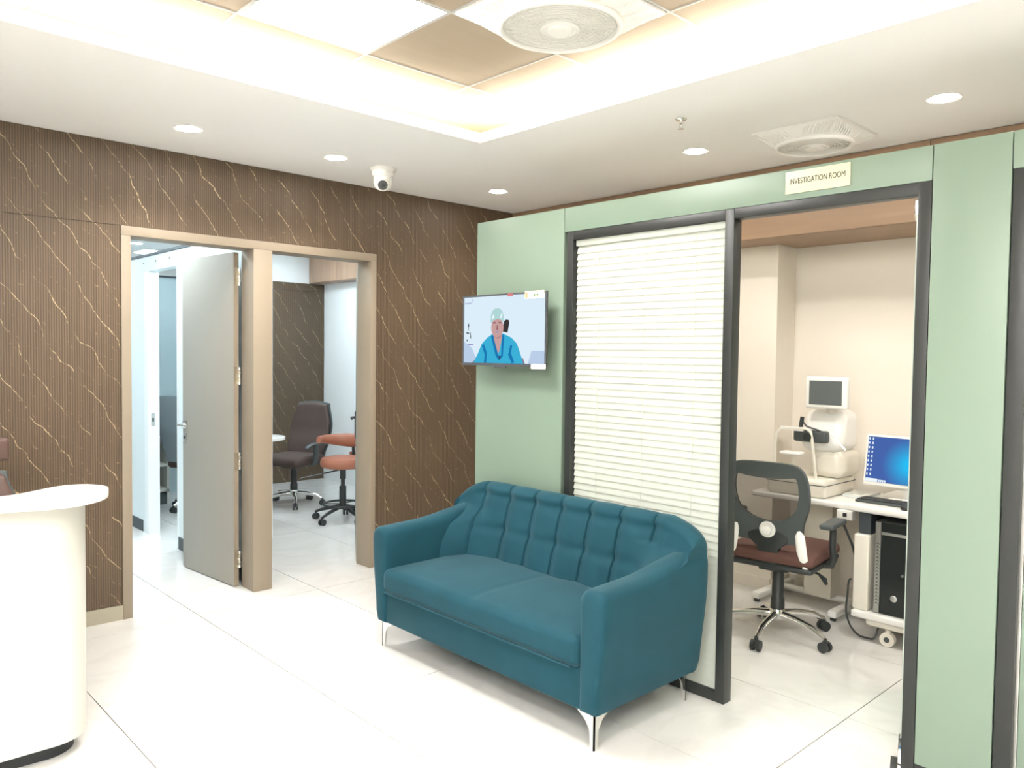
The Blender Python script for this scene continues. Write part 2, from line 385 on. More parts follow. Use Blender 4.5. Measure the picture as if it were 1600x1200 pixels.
# downlights
def downlight(x, y, z, label, col=WARM, st=L_DOWN, r=0.054, group='round recessed ceiling downlights'):
    t = thing('downlight', label, 'ceiling light', (x, y, z), group=group)
    B().lathe([(r, -0.001), (r+0.012, -0.004), (r+0.014, -0.001), (r+0.014, 0.0)], n=28).build('trim_ring', plasticW, t)
    B().lathe([(0.0005, -0.003), (r, -0.0025), (r, -0.001)], n=28).build('lens', emitter('downlight_lens', col, 40.0), t)
    ld = bpy.data.lights.new('downlight_lamp', 'SPOT'); ld.energy = st; ld.color = col; ld.spot_size = radians(130); ld.spot_blend = 0.7; ld.shadow_soft_size = 0.04
    lo = bpy.data.objects.new('downlight_lamp', ld); COL.objects.link(lo); lo.parent = t; lo.location = (0, 0, -0.03)
    return t
downlight(-1.346, -0.50, H, 'recessed downlight above the left doorway, nearest the reception desk')
downlight(-0.534, -0.52, H, 'recessed downlight just left of the dome camera')
downlight(0.705, -0.51, H, 'small recessed downlight over the passage behind the television', st=L_DOWN*0.45)
downlight(0.731, -2.041, H, 'recessed downlight left of the small ceiling fan above the green wall', st=L_INV)
downlight(0.718, -3.26, H, 'recessed downlight at the far right above the green wall', st=L_INV)
downlight(-0.119, 4.098, H, 'recessed downlight seen through the top of the left doorway', COOL)

# ================================================================== BROWN WALL WITH TWO DOORWAYS
XL, XLI, XC0, XC1, XR1, XR0 = -1.508, -1.4585, -0.775, -0.6565, 0.042, 0.085
ZF, ZFI, YB = 2.104, 2.054, 0.165
wb = B()
wb.box(-4.6, XL, 0.032, YB-0.012, 0, H).box(XR0, 2.4, 0.032, YB-0.012, 0, H).box(XL, XR0, 0.032, YB-0.012, ZF, H)
wall_back = struct(wb.build('wall_back', whiteM), 'dark brown fluted wall with golden marble veins and two doorways')
PANELS = [(-4.55, -3.81, 0.078, ZF), (-3.81, -2.75, 0.078, ZF), (-2.75, -1.69, 0.078, ZF), (-1.69, XL, 0.078, ZF),
          (-4.55, -3.81, ZF, H), (-3.81, -2.75, ZF, H), (-2.75, -1.69, ZF, H), (-1.69, -0.63, ZF, H), (-0.63, XR0, ZF, H), (XR0, 0.42, 0.078, H), (0.42, 1.335, 0.078, H)]
for (a, b, c, d) in PANELS:
    g = 0.0012
    B().box(a+0.0002, b-0.0002, 0.012, 0.032, c+g, d-g).build('wall_panel', brown, wall_back)
bs = B().box(-4.55, XL, 0.004, 0.032, 0, 0.078).build('skirting', skirtM, wall_back)
B().box(XR0, 1.335, 0.004, 0.032, 0, 0.078).build('skirting', skirtM, wall_back)
tr = sempty('trim_1', 'beige double door frame with a thick shared post', (XC0, 0, 0))
def trp(name, *a, m=frameM): return B((XC0, 0, 0)).box(*a).build(name, m, tr, bevel=0.003)
trp('frame_post', XL, XLI, 0, YB, 0, ZFI); trp('frame_post', XC0, XC1, 0, YB, 0, ZFI); trp('frame_post', XR1, XR0, 0, YB, 0, ZFI)
trp('frame_head', XL, XR0, 0, YB, ZFI, ZF)
# frame rebate stops
# ---- left door leaf, open into the corridor
d2 = sempty('door_2', 'greige door leaf standing open in the left doorway', (-0.787, 0.178, 0))
ang = atan2(0.65, -0.055); d2.rotation_euler = (0, 0, ang)
LW = 0.665
B().box(0, LW, 0, 0.034, 0.006, 2.045).build('leaf', leafM, d2, bevel=0.002)
B().box(-0.0008, 0.0002, 0.0015, 0.0325, 0.008, 2.043).build('edge_band', frameM, d2)
for z in (1.897, 1.298, 0.777, 0.171):
    hb = B()
    hb.box(-0.0026, -0.0009, 0.004, 0.031, z-0.055, z+0.055)
    hg = hb.build('hinge', brass, d2)
    for k in range(5):
        B().cyl((-0.010, 0.000, z-0.052+k*0.0212), (-0.010, 0.000, z-0.052+k*0.0212+0.0185), 0.0075, n=10).build('knuckle', chrome if k % 2 == 0 else brass, hg)
hp = B().box(LW-0.062, LW-0.014, 0.0345, 0.043, 0.93, 0.985).build('handle_plate', satin, d2)
B().cyl((LW-0.038, 0.043, 0.958), (LW-0.038, 0.085, 0.958), 0.009, n=12).build('spindle', chrome, hp)
B().tube([(LW-0.034, 0.082, 0.958), (LW-0.07, 0.084, 0.958), (LW-0.14, 0.08, 0.957)], 0.009, n=10).build('lever', chrome, hp)
kp = B().box(LW-0.062, LW-0.014, 0.0345, 0.040, 0.845, 0.90).build('keyhole_plate', satin, d2)
B().cyl((LW-0.038, 0.040, 0.873), (LW-0.038, 0.044, 0.873), 0.009, n=10).build('cylinder', blackP, kp)
hp2 = B().box(LW-0.062, LW-0.014, -0.009, -0.0005, 0.93, 0.985).build('handle_plate', satin, d2)
B().tube([(LW-0.038, -0.009, 0.958), (LW-0.038, -0.045, 0.958), (LW-0.05, -0.052, 0.958), (LW-0.14, -0.05, 0.957)], 0.009, n=10).build('lever', chrome, hp2)
B().box(0.06, 0.085, 0.0345, 0.036, 1.93, 1.955).build('sticker', mat('grey_sticker', srgb(150, 150, 142), 0.6), d2)
# ---- right door leaf, folded back against the reveal
d3 = sempty('door_3', 'pale door leaf folded back behind the right doorway', (0.045, 0.17, 0))
d3.rotation_euler = (0, 0, radians(58.7))
B().box(0, LW, -0.034, 0, 0.006, 2.045).build('leaf', leafM, d3, bevel=0.002)
q = B().box(LW-0.08, LW-0.02, 0.0005, 0.008, 0.80, 1.0).build('handle_plate', blackP, d3)
B().tube([(LW-0.05, 0.008, 0.955), (LW-0.05, 0.026, 0.955), (LW-0.06, 0.032, 0.955), (LW-0.16, 0.030, 0.955)], 0.009, n=10).build('lever', blackP, q)

# ================================================================== GREEN PARTITION
ZT, ZB = 2.172, 2.054
YE, YG1, YP, YJ, YG2, YG3 = -1.126, -1.782, -2.720, -3.425, -3.470, -3.705
core = B()
core.box(0.012, 0.068, YG1+0.004, YE-0.012, 0, ZT-0.006).box(0.012, 0.068, -5.2, YG1, ZB+0.006, ZT-0.006).box(0.012, 0.068, YG3+0.004, YG2-0.004, 0, ZT)
wall_right = struct(core.build('wall_right', mat('partition_core', srgb(120, 140, 120), 0.6)), 'sage green partition wall of the investigation room')
def gp(y0, y1, z0, z1, x0=0.0, x1=0.012):
    B().box(x0, x1, y0+0.0016, y1-0.0016, z0, z1).build('green_panel', greenM, wall_right, bevel=0.0015)
gp(YG1, YE, 0.05, ZT); gp(YG2, YG1, ZB, ZT); gp(YG3, YG2, 0.05, ZT); gp(-5.2, YG3, ZB, ZT)
B().box(-0.0005, 0.08, YE-0.011, YE, 0.05, ZT-0.001).build('end_panel', greenM, wall_right)
B().box(0.004, 0.076, YG1, YE-0.012, 0.0, 0.049).build('plinth', blackM, wall_right); B().box(0.004, 0.076, YG3, YG2, 0.0, 0.049).build('plinth', blackM, wall_right)
for a, b in ((YG1, YE-0.012), (YG2, YG1), (YG3, YG2)):
    B().box(0.0685, 0.08, a+0.001, b-0.001, 0.05 if b-a < 1.0 else ZB, ZT-0.001).build('back_panel', creamM, wall_right)
# ---- blind window
w1 = sempty('window_1', 'tall dark framed window filled with closed white blinds', (0.03, -2.26, 0))
def w1b(name, *a, m=blackM, bevel=0.002): return B((0.03, -2.26, 0)).box(*a).build(name, m, w1, bevel=bevel)
YF0, YF1 = -1.798, YP
w1b('frame_stile', 0.004, 0.062, YF0-0.040, YF0, 0, ZB); w1b('frame_stile', 0.004, 0.062, YF1, YF1+0.042, 0, ZB)
w1b('frame_rail', 0.004, 0.062, YF1+0.042, YF0-0.040, ZB-0.042, ZB); w1b('frame_rail', 0.004, 0.062, YF1+0.042, YF0-0.040, 0, 0.040)
ya, yb = YF1+0.042, YF0-0.040
w1b('pane', 0.012, 0.017, ya, yb, 0.040, ZB-0.042, m=pane, bevel=0); w1b('pane', 0.054, 0.059, ya, yb, 0.040, ZB-0.042, m=pane, bevel=0)
NS = 62; z0, z1 = 0.044, ZB-0.075; dz = (z1-z0)/NS
prof = [(-0.0070, -0.0180), (-0.0045, -0.006), (-0.0005, 0.008), (0.0070, 0.0235)]
sb = B(); n = len(prof)
vs = [(p[0], y, p[1]) for y in (ya+0.004, yb-0.004) for p in prof]+[(p[0]+0.001, y, p[1]) for y in (ya+0.004, yb-0.004) for p in prof]
fs = []
for i in range(n-1): fs += [(i, i+1, n+i+1, n+i), (2*n+i+1, 2*n+i, 3*n+i, 3*n+i+1)]
for i in range(n-1): fs += [(i, 2*n+i, 2*n+i+1, i+1), (n+i, n+i+1, 3*n+i+1, 3*n+i)]
fs += [(0, n, 3*n, 2*n), (n-1, 3*n-1, 4*n-1, 2*n-1)]
sl0 = None
for k in range(NS):
    if sl0 is None:
        q = B((0, -2.26, 0)); q.add(vs, fs); sl0 = q.build('blind_slat', blindM, w1); o = sl0
    else: o = sl0.copy(); COL.objects.link(o); o.parent = w1
    o.location = (0.006, 0, z0+dz*(k+0.5))
w1b('head_rail', 0.022, 0.050, ya+0.003, yb-0.003, ZB-0.072, ZB-0.043, m=blindM)
for yy in (ya+0.15, (ya+yb)/2, yb-0.15): B((0.03, -2.26, 0)).cyl((0.0235, yy, 0.05), (0.0235, yy, ZB-0.07), 0.0012, n=6).build('ladder_cord', blindM, w1)
# ---- door frame and glass door
t2 = sempty('trim_2', 'charcoal metal frame of the investigation room doorway', (0.03, -3.07, 0))
B((0.03, -3.07, 0)).box(0.004, 0.062, YG2+0.002, YJ, 0, ZB).build('frame_stile', blackM, t2, bevel=0.002)
B((0.03, -3.07, 0)).box(0.004, 0.062, YJ, YP-0.0005, ZB-0.042, ZB).build('frame_rail', blackM, t2, bevel=0.002)
d1 = sempty('door_1', 'frameless clear glass door swung into the investigation room', (0.05, -3.412, 0))
d1.rotation_euler = (0, 0, radians(19.3))
B().box(0.0, 0.68, -0.006, 0.006, 0.012, ZB-0.05).build('glass_leaf', panetint, d1)
B().box(-0.002, 0.0, -0.006, 0.006, 0.10, ZB-0.10).build('leaf_edge', mat('polished_glass_edge', srgb(190, 204, 192), 0.2), d1)
B().rbox(-0.01, 0.13, -0.013, 0.013, 0.008, 0.06, 0.004).build('pivot_patch', chrome, d1)
B().rbox(-0.01, 0.13, -0.013, 0.013, ZB-0.105, ZB-0.05, 0.004).build('pivot_patch', chrome, d1)
B().tube([(0.62, -0.05, 0.75), (0.62, -0.05, 1.25)], 0.011, n=12).build('pull_bar', chrome, d1)
B().box(-0.09, 0.05, -0.035, 0.035, 0.0005, 0.006).build('floor_closer', chrome, d1)
# ---- next frame at the right border
t3 = sempty('trim_3', 'charcoal metal frame at the right border of the picture', (0.03, -3.75, 0))
B((0.03, -3.75, 0)).box(0.004, 0.062, YG3-0.052, YG3-0.002, 0, ZB).build('frame_stile', blackM, t3, bevel=0.002)
B((0.03, -3.75, 0)).box(0.004, 0.062, -5.2, YG3-0.052, ZB-0.042, ZB).build('frame_rail', blackM, t3, bevel=0.002)
B((0.03, -3.75, 0)).box(0.03, 0.055, YG3-0.062, YG3-0.0525, 0.02, ZB-0.044).build('glazing_bead', satin, t3)
B((0.03, -3.75, 0)).box(0.035, 0.05, YG3-0.105, YG3-0.063, 0.02, ZB-0.044).build('side_panel', greenM, t3)
B((0.03, -3.75, 0)).box(0.03, 0.055, -5.2, YG3-0.106, 0.0, ZB-0.044).build('door_panel', blackM, t3)
# ---- sign
sg = thing('room_sign', 'cream sign reading INVESTIGATION ROOM above the doorway', 'sign', (-0.004, -3.069, 2.1185))
B().box(-0.003, 0.0035, -0.125, 0.125, -0.042, 0.042).build('plate', signM, sg, bevel=0.001)
def text(s, size, parent, m, loc, rot, name='lettering', sx=1.0, ext=0.0004):
    c = bpy.data.curves.new(name, 'FONT'); c.body = s; c.size = size; c.align_x = 'CENTER'; c.align_y = 'CENTER'; c.extrude = ext
    tmp = bpy.data.objects.new(name, c); COL.objects.link(tmp)
    dg = bpy.context.evaluated_depsgraph_get(); me = bpy.data.meshes.new_from_object(tmp.evaluated_get(dg))
    bpy.data.objects.remove(tmp); o = bpy.data.objects.new(name, me); COL.objects.link(o); me.materials.clear(); me.materials.append(m)
    o.parent = parent; o.location = loc; o.rotation_euler = rot; o.scale = (sx, 1, 1); return o
text('INVESTIGATION ROOM', 0.030, sg, inkM, (-0.0036, 0, 0.002), (radians(90), 0, radians(-90)), sx=0.68)

# the added fill panel of the investigation room is built further down
# ================================================================== OUTER SHELL AND OTHER ROOMS
struct(B().box(-4.7, -4.6, -6.3, 6.0, 0, H+0.3).build('wall_left', ceilM), 'plain wall at the left end of the reception')
struct(B().box(-4.6, 2.4, -6.3, -6.2, 0, H+0.3).build('wall_front', ceilM), 'plain wall behind the camera')
struct(B().box(2.4, 2.5, -6.3, 6.0, 0, H+0.03).build('wall_far_right', creamM), 'outer wall at the far right')
struct(B().box(-4.7, 2.5, 6.0, 6.1, 0, H+0.03).build('wall_far_back', ceilM), 'outer wall at the far back')
# investigation room back wall: column face and recess
ib = B(); ib.box(1.64, 2.4, -2.044, 0.012, 0, H).box(1.87, 2.4, -5.2, -2.044, 0, H)
struct(ib.build('wall_investigation', creamM), 'cream rear wall of the investigation room with a column')
struct(B().box(0.08, 1.64, YE-0.075, YE-0.0005, 0, ZT).build('wall_side', creamM), 'cream side wall of the investigation room')
struct(B().box(0.08, 1.87, -5.2, -5.13, 0, ZT).build('wall_end', creamM), 'cream end wall of the investigation room')
bz = B(); bz.box(1.628, 1.64, -2.044, YE-0.076, 0, 0.07).box(1.858, 1.87, -5.13, -2.045, 0, 0.07).box(1.64, 1.858, -2.056, -2.0445, 0, 0.07)
struct(bz.build('baseboard_investigation', creamM), 'low cream skirting in the investigation room')
lf = thing('loft_cabinet', 'wood grain loft cabinet across the top of the investigation room', 'cabinet', (1.34, -2.5, 2.14))
B((1.34, -2.5, 2.14)).box(1.352, 1.865, -5.1, -2.05, 2.14, H-0.002).box(1.352, 1.635, -2.05, 0.01, 2.14, H-0.002).build('carcass', loftM, lf)
for ya_, yb_ in ((-0.6, 0.01), (-1.8, -0.6), (-3.0, -1.8), (-4.2, -3.0), (-5.1, -4.2)):
    B((1.34, -2.5, 2.14)).box(1.335, 1.3515, ya_+0.002, yb_-0.001, 2.141, H-0.003).build('door', loftM, lf, bevel=0.001)

# ---- corridor and cabins behind the brown wall
cp = B()
cp.box(-0.72, -0.64, YB, 1.34, 0, 2.175).box(-0.72, -0.64, 2.04, 6.0, 0, 2.175).box(-0.72, -0.64, 1.34, 2.04, 2.06, 2.175)
wc = struct(cp.build('wall_corridor', bluewhite), 'white laminate cabin partition seen through the left doorway')
B().box(-0.728, -0.632, YB+0.02, 5.99, 2.1755, 2.195).build('cap_strip', darkskirt, wc)
B().box(-0.726, -0.7205, YB, 1.335, 0, 0.09).build('dark_skirting', darkskirt, wc); B().box(-0.726, -0.7205, 2.09, 5.99, 0, 0.09).build('dark_skirting', darkskirt, wc)
B().box(-0.723, -0.637, 1.96, 2.0395, 0, 2.0595).build('door_post', whiteM, wc); B().box(-0.723, -0.637, 1.3405, 1.36, 0, 2.0595).build('door_post', whiteM, wc)
B().box(-0.700, -0.672, 1.957, 1.9595, 0.85, 0.955).build('strike_plate', satin, wc)
B().box(-0.692, -0.681, 1.9558, 1.9568, 0.885, 0.915).build('strike_slot', blackP, wc)
for yy in (2.05, 1.78, 1.5): B().cyl((-0.7225, yy, 2.125), (-0.7199, yy, 2.125), 0.007, n=10).build('screw_cap', greyP, wc)
wk = struct(B().box(-0.6395, 0.3395, 3.72, 3.78, 0, 2.175).build('wall_cabin', mat('pale_teal_laminate', srgb(178, 196, 200), 0.3)), 'pale teal back partition of the left cabin')
B().box(-0.6395, 0.3395, 3.712, 3.788, 2.1755, 2.195).build('cap_strip', darkskirt, wk)
struct(B().box(-0.6395, -0.05, 1.22, 1.26, 0, H).build('wall_divider_front', whiteM), 'white dividing wall between the two cabins, front piece')
struct(B().box(-0.09, -0.05, 1.2605, 2.20, 0, H).box(-0.09, 0.38, 2.2, 2.24, 0, H).box(0.34, 0.38, 2.24, 3.7195, 0, H).build('wall_divider', whiteM), 'white dividing wall between the two cabins')
# room B
wr = B(); wr.box(0.3805, 1.735, 3.57, 3.65, 0, H).box(1.735, 1.80, YB, 3.65, 0, H)
wrm = struct(wr.build('wall_consulting', whiteM), 'white walls of the consulting room behind the right doorway')
for a, b in ((0.385, 0.68), (0.68, 1.73)):
    B().box(a+0.001, b-0.001, 3.552, 3.5695, 0.001, 2.123).build('wall_panel', brown, wrm); B().box(a+0.001, b-0.001, 3.552, 3.5695, 2.1255, 2.21).build('wall_panel', brown, wrm)
B().box(1.712, 1.7345, YB+0.01, 3.08, 0, 2.205).build('white_panel', whiteM, wrm)
lf2 = thing('loft_cabinet', 'oak loft cabinet high in the corner of the consulting room', 'cabinet', (1.54, 2.9, 2.215))
B((1.54, 2.9, 2.215)).box(1.556, 1.7335, 0.6, 3.551, 2.215, H-0.002).build('carcass', loftB, lf2)
for k in range(5): B((1.54, 2.9, 2.215)).box(1.54, 1.5555, 3.55-0.59*(k+1)+0.003, 3.55-0.59*k, 2.216, H-0.003).build('door', loftB, lf2, bevel=0.001)
# unseen led panel added to brighten the investigation room
t = thing('led_panel', 'added square fill panel, unseen, over the far end of the investigation room', 'ceiling light', (0.75, -4.35, H))
B().box(-0.25, 0.25, -0.25, 0.25, -0.006, -0.001).build('diffuser', emitter('investigation_fill_diffuser', (1.0, 0.96, 0.9), L_PANEL*0.45), t)
B().ring([(-.262, -.262), (.262, -.262), (.262, .262), (-.262, .262)], [(-.25, -.25), (.25, -.25), (.25, .25), (-.25, .25)], 'z', -0.009, 0.0).build('frame', plasticW, t)
# cool office lights in the back rooms; last two added unseen as fill
coolP = emitter('cool_led_diffuser', COOL, L_COOL*0.82); coolA = emitter('cool_corridor_diffuser', COOL, L_COOL*0.95)
for n, (x, y, lab) in enumerate([(0.6, 1.1, 'over the tan stool in the consulting room'), (0.75, 2.7, 'at the back of the consulting room'), (-1.2, 1.0, 'over the corridor behind the left doorway'), (-1.2, 3.0, 'deep in the corridor behind the left doorway'), (-0.36, 2.0, 'inside the left cabin'), (0.3, 4.7, 'added unseen as fill beyond the left cabin'), (-2.6, 2.2, 'added unseen as fill at the left side of the corridor')]):
    t = thing('led_panel', 'cool white square led panel '+lab, 'ceiling light', (x, y, H), group='cool led panels in the back rooms')
    B().box(-0.2, 0.2, -0.2, 0.2, -0.006, -0.001).build('diffuser', coolP if n < 2 else coolA, t)
    B().ring([(-.212, -.212), (.212, -.212), (.212, .212), (-.212, .212)], [(-.2, -.2), (.2, -.2), (.2, .2), (-.2, .2)], 'z', -0.009, 0.0).build('frame', plasticW, t)
# ================================================================== SOFA
SO = (-0.38, -1.93, 0.0)
sf = thing('sofa', 'teal velvet two-seat sofa with buttoned back and chrome feet', 'sofa', SO)
B(SO).rbox(-0.705, -0.075, -2.57, -1.285, 0.135, 0.296, 0.012, k=2).build('base', velvet, sf)
def cush(p):
    # soft front edge, slight dip between the two seats
    y = p.y; d = abs(y+1.925)
    if p.z > 0.36: p.z -= 0.004*math.exp(-(d/0.012)**2)+0.005*math.exp(-(d/0.10)**2)
    return p
B(SO).rbox(-0.735, -0.16, -2.556, -1.292, 0.292, 0.408, 0.035, k=4, nx=14, ny=60, nz=2, crown=0.022, fn=cush).build('seat_cushion', velvet, sf, angle=60)
B(SO).tube([(-0.737, -2.53, 0.30), (-0.7372, -1.93, 0.30), (-0.737, -1.32, 0.30)], 0.004, n=6).build('piping', velvet, sf)
def za(x): return 0.598+0.008*smooth((x+0.72)/0.3)+0.040*smooth((x+0.50)/0.36)+0.014*smooth((x+0.26)/0.19)
def arm(side):
    # side +1: the arm farther along +y, -1: nearer one
    yo_b, yo_t, yi = (-1.222, -1.188, -1.300) if side > 0 else (-2.640, -2.672, -2.552)
    xs = [-0.722, -0.7195, -0.712, -0.700, -0.682]+[-0.66+0.02*i for i in range(0, 30)]+[-0.062, -0.050, -0.043, -0.0415]
    b = B(SO); rings = []
    for k, x in enumerate(xs):
        ins = [0.022, 0.012, 0.005, 0.0012, 0][k] if k < 5 else [0.001, 0.005, 0.013, 0.024][k-35] if k >= 35 else 0
        zt = za(x)-ins; zb = 0.136+ins; r = 0.042+0.018*smooth((x+0.3)/0.2); ring_ = []
        ytop = yo_t; s = side
        yO = lambda z: (yo_b+(yo_t-yo_b)*smooth((z-0.13)/0.40))-s*ins
        yI = yi+s*ins
        # bulging outline: bottom outer -> up outer -> over the top -> down inner
        for z in [zb+(zt-r-zb)*i/10 for i in range(11)]: ring_.append((x, yO(z)-s*(0.012 if z == zb else 0), z))
        w = abs(yO(zt)-yI); ro = min(r, w/2)
        for i in range(1, 7):
            a = pi/2*i/6; ring_.append((x, yO(zt)-s*ro*(1-cos(a)), zt-r+r*sin(a)))
        for i in range(1, 7):
            a = pi/2*i/6; ring_.append((x, yI+s*ro*(1-sin(a)), zt-r+r*cos(a)))
        for i in range(1, 8): ring_.append((x, yI, zt-r+(zb-zt+r)*i/7))
        rings.append(ring_)
    n = len(rings[0]); vs = [p for q in rings for p in q]; fs = []
    for i in range(len(rings)-1):
        for j in range(n): fs.append((i*n+j, i*n+(j+1) % n, (i+1)*n+(j+1) % n, (i+1)*n+j))
    fs += [tuple(range(n)), tuple(range((len(rings)-1)*n, len(rings)*n))]
    b.add(vs, fs); return b.build('armrest', velvet, sf, angle=50)
arm(1); arm(-1)
SEAMS = [-1.372-0.1785*k for k in range(7)]
def backrest():
    y0, y1 = -2.634, -1.228; ny = 480; rows = []
    bl = []
    for i in range(ny+1):
        y = y0+(y1-y0)*i/ny
        e = min(y-y0, y1-y)
        # end rounding and top profile
        zt = 0.737+0.042*smooth(e/0.15)-0.055*(1-sqrt(max(0, 1-max(0, 1-e/0.07)**2)))
        en = max(0.0, 1-e/0.045); pull = 0.045*(1-sqrt(max(0, 1-en*en)))
        inn = min(y+2.552, -1.300-y)           # distance inside the arm's inner face
        fil = 0.16*(1-min(max(inn, 0), 0.20)/0.20)**2.2 if inn > -0.2 else 0.16
        if inn < 0: fil = 0.16
        # seams and buttons
        g = 0.0; ds = min(abs(y-s) for s in SEAMS)
        inside = SEAMS[-1]-0.10 < y < SEAMS[0]+0.10
        col = []
        def tuft(z, top=0.0):
            ds_ = min(abs(y-s) for s in (SEAMS if z > 0.66 or top else SEAMS[:6]))
            fade = smooth(inn/0.06)
            gr = 0.021*math.exp(-(ds_/0.0042)**2)
            puff = 0.020*(1-math.exp(-(ds_/0.045)**2))-0.012
            but = 0.0
            for zr, ss in ((0.557, SEAMS[:6]), (0.715, SEAMS)):
                for s_ in ss:
                    rr = (y-s_)**2+(z-zr)**2*1.0
                    but += 0.013*math.exp(-rr/0.024**2)
            rowd = 0.007*(math.exp(-((z-0.557)/0.022)**2)+math.exp(-((z-0.715)/0.022)**2))*(1-math.exp(-(ds_/0.02)**2))
            return (puff-gr-but-rowd)*fade
        # front face going up
        nz = 64
        sg_ = 1 if y > -1.93 else -1
        wid = lambda z: sg_*0.038*max(0, 1-e/0.22)*smooth((z-0.46)/0.16)
        lean = lambda z: -0.240+0.105*smooth((z-0.30)/0.55)
        zc = zt-0.052
        for k in range(nz+1):
            z = 0.20+(zc-0.20)*k/nz
            x = lean(z)-fil*(1-smooth((z-0.555)/0.105))-tuft(z)
            col.append((x, y+wid(z), z))
        # rounded crest
        xf = lean(zc)-fil*(1-smooth((zc-0.555)/0.105)); xb = -0.042-pull*0.6
        for k in range(1, 17):
            a = pi*k/16; cx = (xf+xb)/2; rx = (xb-xf)/2
            t_ = tuft(0.75, 1)*(0.5+0.5*cos(a))
            col.append((cx-rx*cos(a)-t_*cos(a/2), y+wid(0.8), zc+0.052*sin(a)**0.8+t_*sin(a/2)*0.6))
        for k in range(1, 9):
            z = zc+(0.137-zc)*k/8; col.append((xb-0.02*smooth((0.30-z)/0.17), y+wid(z), z))
        rows.append(col)
    b = B(SO); b.grid(rows)
    h, wd = len(rows), len(rows[0])
    b.add(rows[0], [tuple(range(wd))]); b.add(rows[-1], [tuple(range(wd))])
    return b.build('backrest', velvet, sf, angle=70)
bk = backrest()
for s_ in SEAMS[:6]:
    B(SO).lathe([(0.0095, 0.004), (0.0095, -0.002), (0.006, -0.006), (0.0005, -0.007)], (-0.150, s_, 0.557), n=12, axis='x').build('button', velvet, bk)
def leg(cx, cy, sx, sy):
    b = B(SO); th = 0.006
    prof = [(0, 0.137), (0.085, 0.137), (0.082, 0.128), (0.045, 0.105), (0.026, 0.075), (0.018, 0.0), (0, 0.0)]
    b.prism([(cx+sx*p[0], p[1]) for p in prof], 'y', cy, cy+sy*th)
    b.prism([(cy+sy*p[0], p[1]) for p in prof], 'x', cx, cx+sx*th)
    return b.build('leg', chrome, sf, angle=30)
leg(-0.692, -2.612, 1, 1); leg(-0.680, -1.225, 1, -1); leg(-0.075, -2.590, -1, 1); leg(-0.075, -1.250, -1, -1)

# ================================================================== TELEVISION
TVO = (-0.10, -1.447, 1.575)
tv = thing('television', 'flat television on the green wall showing a surgeon in blue scrubs', 'television', TVO)
W2, H2 = 0.318, 0.187
tvgrey = mat('gunmetal_bezel', srgb(86, 90, 96), 0.35, 0.4)
B().rbox(0.0, 0.010, -W2, W2, -H2, H2, 0.003, k=2).build('body', blackP, tv)
B().ring([(-W2, -H2), (W2, -H2), (W2, H2), (-W2, H2)], [(-W2+.009, -H2+.014), (W2-.009, -H2+.014), (W2-.009, H2-.009), (-W2+.009, H2-.009)], 'x', -0.004, 0.0005).build('bezel', tvgrey, tv)
B().rbox(0.0101, 0.045, -0.20, 0.20, -0.14, 0.08, 0.006, k=2).build('rear_housing', blackP, tv)
B().box(0.0451, 0.0995, -0.06, 0.06, -0.05, 0.06).build('wall_bracket', blackP, tv)
B().box(-0.003, 0.002, -0.03, 0.06, -H2-0.010, -H2).build('sensor_bar', greyP, tv)
# picture (flat, on the panel): u to the viewer's right, v up, both -1..1
def em(n, r, g, b, s=1.0): return emitter(n, srgb(r, g, b), s*SCR)
PM = [em('screen_pale_blue', 220, 238, 250), em('screen_scrubs', 60, 176, 214), em('screen_scrubs_shade', 30, 120, 180), em('screen_skin', 200, 160, 158), em('screen_cap', 176, 214, 214),
      em('screen_dark', 60, 56, 58), em('screen_violet', 150, 150, 200), em('screen_skin_shade', 150, 108, 112), em('screen_white', 238, 248, 255), em('screen_lilac', 186, 206, 232)]
pb = B(); SW, SH = W2-.009, H2-.0115
layer = [0]
def pic(mi, poly):
    layer[0] += 1; x = -0.0012-0.00004*layer[0]; pb.mi = mi
    pb.add([(x, -u*SW, v*SH+0.0025) for u, v in poly], [tuple(range(len(poly)))])
def ell(cx, cy, a, b_, n=24, a0=0, a1=2*pi): return [(cx+a*cos(a0+(a1-a0)*i/n), cy+b_*sin(a0+(a1-a0)*i/n)) for i in range(n+1 if a1-a0 < 6.2 else n)]
pic(0, [(-1, -1), (1, -1), (1, 1), (-1, 1)])
pic(9, [(-1, -1), (-0.62, -1), (-0.78, -0.55), (-1, -0.35)]); pic(9, [(0.62, -1), (1, -1), (1, -0.62), (0.70, -0.62)])
pic(5, [(0.00, -0.06), (0.04, 0.24), (0.08, 0.29), (0.15, 0.28), (0.17, 0.20), (0.13, -0.10)])
pic(7, [(-0.78, -1), (-0.60, -1), (-0.66, -0.86)]); pic(7, [(0.40, -1), (0.55, -1), (0.50, -0.82)])
pic(1, [(-0.74, -1), (-0.62, -0.72), (-0.52, -0.42), (-0.38, -0.24), (-0.26, -0.14), (0.02, -0.12), (0.22, -0.24), (0.36, -0.42), (0.44, -0.70), (0.52, -1)])
pic(2, [(-0.52, -0.46), (-0.44, -0.75), (-0.46, -1), (-0.40, -1), (-0.38, -0.7), (-0.46, -0.44)]); pic(2, [(0.20, -0.46), (0.15, -0.75), (0.24, -1), (0.30, -0.96), (0.22, -0.7), (0.25, -0.46)])
pic(2, [(-0.26, -0.14), (-0.20, -0.22), (-0.10, -0.74), (-0.06, -0.82), (-0.02, -0.74), (-0.01, -0.24), (0.02, -0.12), (0.05, -0.2), (0.02, -0.8), (-0.08, -0.92), (-0.16, -0.78), (-0.28, -0.2)])
pic(3, [(-0.22, -0.12), (-0.20, -0.30), (-0.10, -0.72), (-0.06, -0.60), (-0.01, -0.26), (0.0, -0.12)])
pic(7, [(-0.21, -0.10), (-0.19, -0.22), (-0.11, -0.27), (-0.02, -0.20), (0.0, -0.08)])
